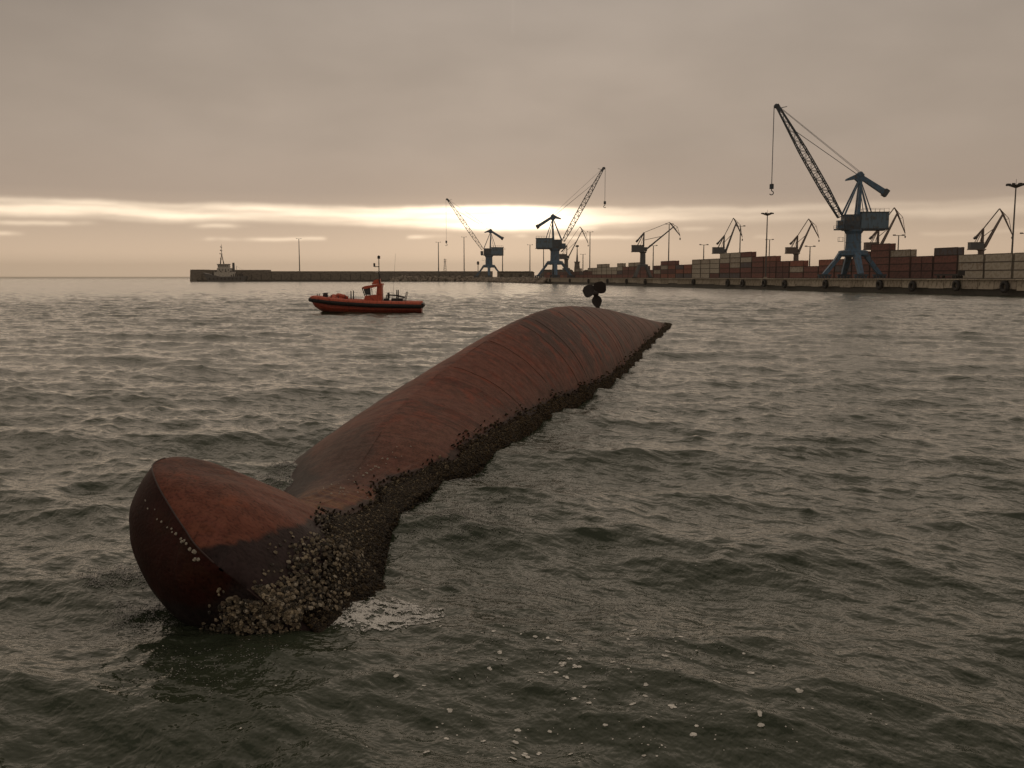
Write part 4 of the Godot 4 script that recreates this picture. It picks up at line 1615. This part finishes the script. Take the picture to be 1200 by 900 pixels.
func make_buildings() -> void:
	# low sheds and a lamp tower on the far quay
	for q in [[4.0, 1010, 40, 9, 5.6, "long low grey shed behind the far blue crane"], [47.0, 985, 34, 14, 7.2, "pale low shed between the two far blue cranes"], [84.0, 930, 26, 14, 6.4, "low brown shed right of the lamp tower"]]:
		var t := thing("harbour_shed", q[5], "shed", Vector3(q[0], GROUND, -q[1]))
		var w: float = q[2]
		var h: float = q[4]
		begin()
		span(Vector3(-w / 2, 0, -q[3] / 2.0), Vector3(w / 2, h, q[3] / 2.0))
		done("wall", M.shed, t)
		begin()
		extrude(PackedVector2Array([Vector2(-w / 2 - 0.5, h), Vector2(w / 2 + 0.5, h), Vector2(w / 2 - 2, h + 1.4), Vector2(-w / 2 + 2, h + 1.4)]), -q[3] / 2.0 - 0.5, q[3] / 2.0 + 0.5)
		done("roof", M.mole_dark, t)
		for k in 4:
			begin()
			box(Vector3(-w / 2 + (k + 0.5) * w / 4, 1.9, q[3] / 2.0 + 0.06), Vector3(3.4, 3.8, 0.14))
			done("door", M.mole_dark, t)
	var tower := thing("lamp_tower", "squat stone harbour tower topped by a thin lamp spire", "tower", Vector3(63.0, GROUND, -905))
	begin()
	lathe([Vector2(3.0, 0), Vector2(2.7, 10), Vector2(2.3, 14.5), Vector2(3.0, 14.8), Vector2(3.0, 15.6), Vector2(0, 15.7)], 12)
	done("shaft", M.shed, tower)
	begin()
	lathe([Vector2(1.1, 15.6), Vector2(0.5, 24.0), Vector2(0.35, 29.4), Vector2(1.6, 29.8), Vector2(1.6, 31.0), Vector2(0, 31.6)], 10)
	done("spire", M.mast, tower)
	begin()
	box(Vector3(0, 6.5, 2.75), Vector3(0.9, 1.6, 0.2))
	done("window", M.glass, tower)
	var beacon := thing("harbour_beacon", "small dark beacon post on the breakwater left of the far crane", "beacon", Vector3(-42.0, 12.0, -1156))
	begin()
	tube(Vector3.ZERO, Vector3(0, 9, 0), 0.5, 0.4, 8)
	done("post", M.dark, beacon)
	begin()
	lathe([Vector2(0.9, 8.6), Vector2(1.5, 9.2), Vector2(1.5, 12.0), Vector2(0.6, 12.8), Vector2(0, 12.9)], 10)
	done("lantern", M.dark, beacon)
	var pylon := thing("lattice_pylon", "small lattice pylon on the breakwater beside a light mast", "pylon", Vector3(-83.0, 12.0, -1158))
	for k in 4:
		begin()
		var a := TAU * (k + 0.5) / 4.0
		bar(Vector3(cos(a) * 2.2, 0, sin(a) * 2.2), Vector3(cos(a) * 0.5, 16, sin(a) * 0.5), 0.35)
		done("leg", M.mast, pylon)
	begin()
	for k in 6:
		var y := k * 2.6
		var w := lerpf(2.2, 0.6, y / 16.0)
		bar(Vector3(-w, y, w), Vector3(w * 0.85, y + 2.6, w * 0.85), 0.22)
		bar(Vector3(w, y, w), Vector3(-w * 0.85, y + 2.6, w * 0.85), 0.22)
	bar(Vector3(-2.4, 14.6, 0), Vector3(2.4, 14.6, 0), 0.4)
	bar(Vector3(-1.8, 12.2, 0), Vector3(1.8, 12.2, 0), 0.4)
	done("cross_bracing", M.mast, pylon)
	var truck := thing("flatbed_trailer", "dark flatbed trailer parked in front of the brown container stacks", "trailer", quay(300, 22, GROUND))
	truck.transform.basis = Basis(ALONG, Vector3.UP, ALONG.cross(Vector3.UP))
	begin()
	span(Vector3(-6, 1.0, -1.2), Vector3(6, 1.5, 1.2))
	span(Vector3(-6, 1.5, -1.2), Vector3(-5.8, 2.6, 1.2))
	done("bed", M.dark, truck)
	for x in [-4.6, -3.4, 4.2]:
		for z in [-1.0, 1.0]:
			begin()
			tube(Vector3(x, 0.52, z - 0.2), Vector3(x, 0.52, z + 0.2), 0.5, 0.5, 12)
			done("wheel", M.rubber, truck)

# ---------------------------------------------------------------- boats

func make_rescue_boat() -> void:
	var t := thing("rescue_boat", "orange rescue boat with black rubber fender and a short cabin, bow to the left", "boat", Vector3(-20.6, 0.12, -133.0), 0.05)
	# hull lofted along x: -7.9 (bow) to 7.8 (stern); height of sheer, half width, keel depth
	var st := [[-7.95, 1.95, 0.05, 1.4], [-7.5, 1.9, 0.75, 0.7], [-6.6, 1.8, 1.35, 0.1], [-5.0, 1.6, 1.95, -0.35], [-2.5, 1.4, 2.3, -0.5], [1.0, 1.2, 2.4, -0.5], [5.0, 1.1, 2.35, -0.5], [7.7, 1.05, 2.25, -0.45]]
	var ring := func(s: Array) -> Array:
		var top: float = s[1]
		var w: float = s[2]
		var k: float = s[3]
		return [Vector3(s[0], top, w), Vector3(s[0], lerpf(top, k, 0.5), w * 0.96), Vector3(s[0], lerpf(top, k, 0.72), w * 0.78), Vector3(s[0], k, 0), Vector3(s[0], lerpf(top, k, 0.72), -w * 0.78), Vector3(s[0], lerpf(top, k, 0.5), -w * 0.96), Vector3(s[0], top, -w)]
	begin()
	for i in st.size() - 1:
		var a: Array = ring.call(st[i])
		var b: Array = ring.call(st[i + 1])
		for k in 6:
			quad(a[k], a[k + 1], b[k + 1], b[k], Vector3(-0.3 if i < 2 else 0.0, -0.4, (a[k].z + a[k + 1].z) * 2.0))
		quad(a[0] - Vector3(0, 0.35, 0), a[6] - Vector3(0, 0.35, 0), b[6] - Vector3(0, 0.35, 0), b[0] - Vector3(0, 0.35, 0), Vector3.UP)
	var last: Array = ring.call(st[-1])
	for k in range(1, 6):
		tri(last[0], last[k], last[k + 1], Vector3.RIGHT, Vector3.RIGHT, Vector3.RIGHT)
	done("hull", M.orange, t)
	# collar of orange rubber with a black band
	for side in [-1.0, 1.0]:
		begin()
		for i in st.size() - 1:
			tube(Vector3(st[i][0], st[i][1] + 0.02, st[i][2] * side), Vector3(st[i + 1][0], st[i + 1][1] + 0.02, st[i + 1][2] * side), 0.42 if i > 0 else 0.3, 0.42, 12)
		done("collar", M.orange_bright, t)
		begin()
		for i in st.size() - 1:
			var p := Vector3(st[i][0] - (0.15 if i == 0 else 0.0), st[i][1] - 0.2, (st[i][2] + 0.2) * side)
			var q := Vector3(st[i + 1][0], st[i + 1][1] - 0.2, (st[i + 1][2] + 0.2) * side)
			tube(p, q, 0.33, 0.33, 10)
		done("rubber_fender", M.rubber, t)
	begin()
	tube(Vector3(7.75, 0.9, -2.3), Vector3(7.75, 0.9, 2.3), 0.34, 0.34, 10)
	done("stern_fender", M.rubber, t)
	# cabin: open sided wheelhouse with slanting roof
	begin()
	extrude(PackedVector2Array([Vector2(-0.7, 0.7), Vector2(2.1, 0.7), Vector2(2.1, 2.5), Vector2(-0.3, 2.3)]), -1.1, 1.1)
	extrude(PackedVector2Array([Vector2(1.3, 2.4), Vector2(2.1, 2.4), Vector2(2.1, 3.8), Vector2(1.45, 3.8)]), -1.1, 1.1)
	extrude(PackedVector2Array([Vector2(-0.75, 3.4), Vector2(-0.3, 3.65), Vector2(2.2, 4.05), Vector2(2.2, 3.75), Vector2(-0.2, 3.25)]), -1.3, 1.3)
	extrude(PackedVector2Array([Vector2(0.6, 3.85), Vector2(1.9, 4.0), Vector2(1.8, 4.7), Vector2(1.0, 4.5)]), -0.6, 0.6)
	var cabin := done("cabin", M.orange_bright, t)
	begin()
	for z in [-1.15, 1.15]:
		bar(Vector3(-0.3, 2.3, z), Vector3(-0.65, 3.45, z), 0.14)
		bar(Vector3(0.5, 2.4, z), Vector3(0.45, 3.6, z), 0.1)
	done("cabin_frame", M.dark, cabin)
	begin()
	quad(Vector3(-0.32, 2.4, -1.05), Vector3(-0.32, 2.4, 1.05), Vector3(-0.62, 3.3, 1.05), Vector3(-0.62, 3.3, -1.05), Vector3.LEFT)
	quad(Vector3(-0.25, 2.45, 1.12), Vector3(0.5, 2.4, 1.12), Vector3(0.45, 3.45, 1.12), Vector3(-0.5, 3.35, 1.12), Vector3.BACK)
	done("window", M.glass, cabin)
	for z in [-0.55, 0.55]:
		begin()
		span(Vector3(2.3, 0.7, z - 0.3), Vector3(3.0, 1.9, z + 0.3))
		span(Vector3(2.85, 1.9, z - 0.3), Vector3(3.05, 2.7, z + 0.3))
		done("seat", M.dark, t)
	# mast with radar, lamps and aerials
	begin()
	for z in [-0.8, 0.8]:
		bar(Vector3(1.8, 3.9, z), Vector3(1.65, 5.5, z * 0.5), 0.13)
	bar(Vector3(1.65, 5.5, -0.5), Vector3(1.65, 5.5, 0.5), 0.14)
	tube(Vector3(1.65, 5.4, 0), Vector3(1.65, 8.0, 0), 0.075, 0.05, 8)
	bar(Vector3(1.0, 6.4, 0), Vector3(1.65, 6.4, 0), 0.1)
	bar(Vector3(1.65, 6.9, -0.4), Vector3(1.65, 6.9, 0.4), 0.08)
	done("mast", M.dark, t)
	begin()
	lathe([Vector2(0, 0), Vector2(0.2, 0), Vector2(0.2, 0.4), Vector2(0, 0.5)], 10, Transform3D(Basis(), Vector3(1.65, 7.5, 0)))
	box(Vector3(1.0, 6.65, 0), Vector3(0.25, 0.5, 0.25))
	done("lamp", M.dark, t)
	begin()
	box(Vector3(1.3, 5.65, 0), Vector3(0.25, 0.2, 1.5))
	done("radar", M.pale, t)
	begin()
	tube(Vector3(3.6, 1.6, 1.0), Vector3(4.1, 8.2, 1.0), 0.02, 0.012, 5)
	done("whip_aerial", M.dark, t)
	# rails, posts, engine cover and stowed gear
	begin()
	for z in [-1.5, 1.5]:
		bar(Vector3(5.2, 1.0, z), Vector3(5.6, 2.8, z), 0.1)
		bar(Vector3(4.2, 1.0, z), Vector3(4.25, 3.1, z), 0.2, 0.14)
		pipe([Vector3(2.6, 1.0, z), Vector3(2.8, 2.4, z), Vector3(4.2, 2.3, z), Vector3(5.3, 2.0, z)], 0.07, 6)
		bar(Vector3(-2.2, 1.2, z), Vector3(-2.2, 3.0, z), 0.18, 0.12)
		for k in 5:
			bar(Vector3(-7.0 + k * 1.0, 1.9 - k * 0.08, z * (0.6 + 0.12 * k)), Vector3(-7.0 + k * 1.0, 2.6 - k * 0.08, z * (0.6 + 0.12 * k)), 0.09)
	bar(Vector3(5.6, 2.8, -1.5), Vector3(5.6, 2.8, 1.5), 0.08)
	done("rail", M.dark, t)
	begin()
	span(Vector3(3.4, 0.7, -1.0), Vector3(5.0, 1.9, 1.0))
	done("engine_cover", M.dark, t)
	rng.seed = 71
	begin()
	for k in 9:
		ball(Vector3(rng.randf_range(-5.2, -2.7), 1.75 + rng.randf() * 0.75, rng.randf_range(-0.9, 0.9)), Vector3(0.5, 0.3, 0.36), 8, 5, 0.3)
	done("stowed_bags", M.orange_bright, t)
	begin()
	lathe([Vector2(0.3, 1.3), Vector2(0.36, 1.5), Vector2(0.36, 2.5), Vector2(0.3, 2.6), Vector2(0, 2.6)], 10, Transform3D(Basis(), Vector3(-6.0, 0.1, 0)))
	done("bollard", M.dark, t)

func make_patrol_ship() -> void:
	var t := thing("harbour_tug", "white and grey tug with tall mast moored at the breakwater's outer end", "tug", Vector3(-348.0, 0, -1132), 0.0)
	begin()
	extrude(PackedVector2Array([Vector2(-19, 0), Vector2(24, 0), Vector2(27, 6.5), Vector2(-4, 5.8), Vector2(-17, 8.5), Vector2(-25, 10.5), Vector2(-21, 3)]), -5, 5)
	done("hull", M.tug_hull, t)
	begin()
	span(Vector3(-12, 6.0, -4), Vector3(12, 11.6, 4))
	span(Vector3(-8.5, 11.6, -3.6), Vector3(8.5, 16.2, 3.6))
	extrude(PackedVector2Array([Vector2(-7.4, 16.2), Vector2(6, 16.2), Vector2(5.6, 20.6), Vector2(-8.0, 20.6)]), -3.2, 3.2)
	var house := done("deckhouse", M.tug_white, t)
	for k in 5:
		begin()
		box(Vector3(-6.0 + k * 2.5, 18.8, 3.22), Vector3(1.7, 1.6, 0.12))
		done("window", M.glass, house)
	for k in 4:
		begin()
		box(Vector3(-5.4 + k * 3.6, 13.9, 3.64), Vector3(1.3, 1.3, 0.12))
		done("window", M.glass, house)
	begin()
	span(Vector3(-8.6, 20.6, -3.8), Vector3(6.6, 21.1, 3.8))
	done("bridge_roof", M.dark, t)
	begin()
	lathe([Vector2(1.6, 11.6), Vector2(1.4, 22.0), Vector2(1.6, 22.6), Vector2(0, 22.6)], 12, Transform3D(Basis(), Vector3(10.6, 0, 0)))
	done("funnel", M.tug_hull, t)
	begin()
	for z in [-1.2, 1.2]:
		bar(Vector3(-5.2, 21.0, z), Vector3(-3.4, 33.0, z * 0.3), 0.6, 0.4)
		bar(Vector3(-1.0, 21.0, z), Vector3(-3.2, 33.0, z * 0.3), 0.5, 0.35)
	tube(Vector3(-3.3, 32.0, 0), Vector3(-3.1, 44.5, 0), 0.42, 0.2, 8)
	for y in [[27.0, 3.0], [33.0, 3.6], [37.0, 2.4], [41.0, 1.6]]:
		bar(Vector3(-3.3 - y[1] * 0.6, y[0], 0), Vector3(-3.3 + y[1] * 0.5, y[0], 0), 0.4)
		box(Vector3(-3.3 - y[1] * 0.5, y[0] + 0.7, 0), Vector3(0.7, 1.1, 0.7))
	done("mast", M.dark, t)
	begin()
	bar(Vector3(14, 6, 0), Vector3(14.3, 19.0, 0), 0.5, 0.3)
	bar(Vector3(14, 7, 0), Vector3(24, 12.5, 0), 0.4, 0.3)
	bar(Vector3(14.3, 18.6, 0), Vector3(24, 12.6, 0), 0.12)
	bar(Vector3(-15, 8, 0), Vector3(-15, 14.0, 0), 0.5, 0.4)
	bar(Vector3(-15, 9, 0), Vector3(-21, 13, 0), 0.4)
	done("derrick", M.dark, t)
	begin()
	for k in 7:
		box(Vector3(-10.0 + k * 3.1, 12.4, 3.4 - 6.8 * (k % 2)), Vector3(1.6, 1.6, 1.4))
	for k in 6:
		tube(Vector3(9.0 + k * 2.4, 6.0, 4.0), Vector3(9.0 + k * 2.4, 8.0 + (k % 3), 4.0), 0.6, 0.5, 8)
	box(Vector3(-13.5, 9.2, 0), Vector3(3.0, 2.6, 5.0))
	box(Vector3(19.5, 7.6, 0), Vector3(4.0, 3.0, 4.0))
	done("deck_gear", M.dark, t)
	begin()
	for k in 9:
		tube(Vector3(-17.0 + k * 4.6, 2.4, 5.3), Vector3(-17.0 + k * 4.6, 4.6, 5.3), 0.7, 0.7, 8)
	done("tyre_fenders", M.rubber, t).set_meta("kind", "stuff")
	begin()
	for k in 12:
		bar(Vector3(-11 + k * 2.9, 6.2 if k > 7 else 11.6, 4.2), Vector3(-11 + k * 2.9, 7.9 if k > 7 else 13.0, 4.2), 0.2)
	bar(Vector3(-11, 13.0, 4.2), Vector3(10, 13.0, 4.2), 0.18)
	done("rail", M.tug_white, t)

# ---------------------------------------------------------------- the scene

func _ready() -> void:
	var cam := Camera3D.new()
	cam.name = "camera"
	cam.position = Vector3(0, 5, 0)
	cam.rotation_degrees = Vector3(-6.56, 0, 0)
	cam.fov = 45.0
	cam.near = 0.1
	cam.far = 20000.0
	add_child(cam)
	var env := Environment.new()
	env.background_mode = Environment.BG_SKY
	var sky := Sky.new()
	var pano := PanoramaSkyMaterial.new()
	pano.panorama = ImageTexture.create_from_image(make_sky())
	sky.sky_material = pano
	env.sky = sky
	env.background_energy_multiplier = 1.0
	env.tonemap_mode = Environment.TONE_MAPPER_LINEAR
	env.tonemap_exposure = 1.0
	env.sdfgi_enabled = true
	env.ssao_enabled = true
	env.ssil_enabled = true
	var we := WorldEnvironment.new()
	we.name = "environment"
	we.environment = env
	add_child(we)
	var sun := DirectionalLight3D.new()
	sun.name = "sun"
	sun.light_color = Color(1.0, 0.90, 0.78)
	sun.light_energy = 0.15
	sun.light_angular_distance = 100.0
	sun.shadow_enabled = true
	sun.rotation_degrees = Vector3(-25.0, 181.5, 0)
	add_child(sun)

	M.dark = plain(lin(0.030, 0.028, 0.028), 0.6)
	M.rubber = plain(lin(0.014, 0.013, 0.013), 0.7)
	M.glass = plain(lin(0.03, 0.035, 0.04), 0.1)
	M.mast = plain(lin(0.10, 0.095, 0.085), 0.6)
	M.seam = plain(lin(0.040, 0.023, 0.018), 0.9)
	M.stem = plain(lin(0.045, 0.022, 0.018), 0.6)
	M.prop = worn(lin(0.030, 0.021, 0.018), lin(0.02, 0.015, 0.014), lin(0.05, 0.03, 0.02), 0.8, 0.65, 0.0, 31)
	M.yard = worn(lin(0.11, 0.10, 0.085), lin(0.08, 0.07, 0.06), lin(0.06, 0.05, 0.04), 30.0, 0.9, 0.0, 32)
	M.wetwall = worn(lin(0.040, 0.034, 0.024), lin(0.028, 0.026, 0.018), lin(0.02, 0.018, 0.012), 9.0, 0.6, 0.0, 33)
	M.concrete = [worn(lin(0.444, 0.383, 0.302), lin(0.323, 0.269, 0.208), lin(0.067, 0.060, 0.047), 5.0, 0.9, 0.0, 34, 2.0), worn(lin(0.511, 0.444, 0.349), lin(0.363, 0.309, 0.235), lin(0.081, 0.067, 0.054), 6.0, 0.9, 0.0, 35, 2.0), worn(lin(0.376, 0.323, 0.249), lin(0.269, 0.222, 0.161), lin(0.054, 0.047, 0.040), 5.0, 0.9, 0.0, 36, 2.0)]
	M.mole = worn(lin(0.20, 0.172, 0.142), lin(0.15, 0.128, 0.105), lin(0.06, 0.05, 0.04), 22.0, 0.9, 0.0, 37, 0.5)
	M.mole_dark = worn(lin(0.085, 0.073, 0.06), lin(0.045, 0.038, 0.03), lin(0.035, 0.03, 0.025), 14.0, 0.9, 0.0, 38)
	M.shed = worn(lin(0.20, 0.175, 0.14), lin(0.15, 0.125, 0.10), lin(0.10, 0.08, 0.06), 12.0, 0.9, 0.0, 39)
	M.orange = worn(lin(0.44, 0.066, 0.030), lin(0.26, 0.045, 0.024), lin(0.16, 0.035, 0.02), 3.0, 0.5, 0.0, 40)
	M.orange_bright = worn(lin(0.58, 0.11, 0.05), lin(0.48, 0.09, 0.042), lin(0.26, 0.055, 0.03), 2.0, 0.55, 0.0, 41)
	M.pale = plain(lin(0.45, 0.43, 0.40), 0.6)
	M.tug_hull = worn(lin(0.10, 0.10, 0.105), lin(0.08, 0.078, 0.075), lin(0.09, 0.06, 0.045), 9.0, 0.6, 0.0, 42)
	M.tug_white = worn(lin(0.62, 0.58, 0.52), lin(0.46, 0.42, 0.36), lin(0.20, 0.15, 0.11), 9.0, 0.6, 0.0, 43)

	make_sea(0.090)
	make_water()
	make_quay()
	make_breakwater()
	make_ship()
	make_cranes()
	make_containers()
	make_buildings()
	make_masts()
	make_fenders()
	make_rescue_boat()
	make_patrol_ship()
	make_foam()
	env.fog_enabled = true
	env.fog_density = 0.00008
	env.fog_light_color = Color(0.93, 0.88, 0.80)
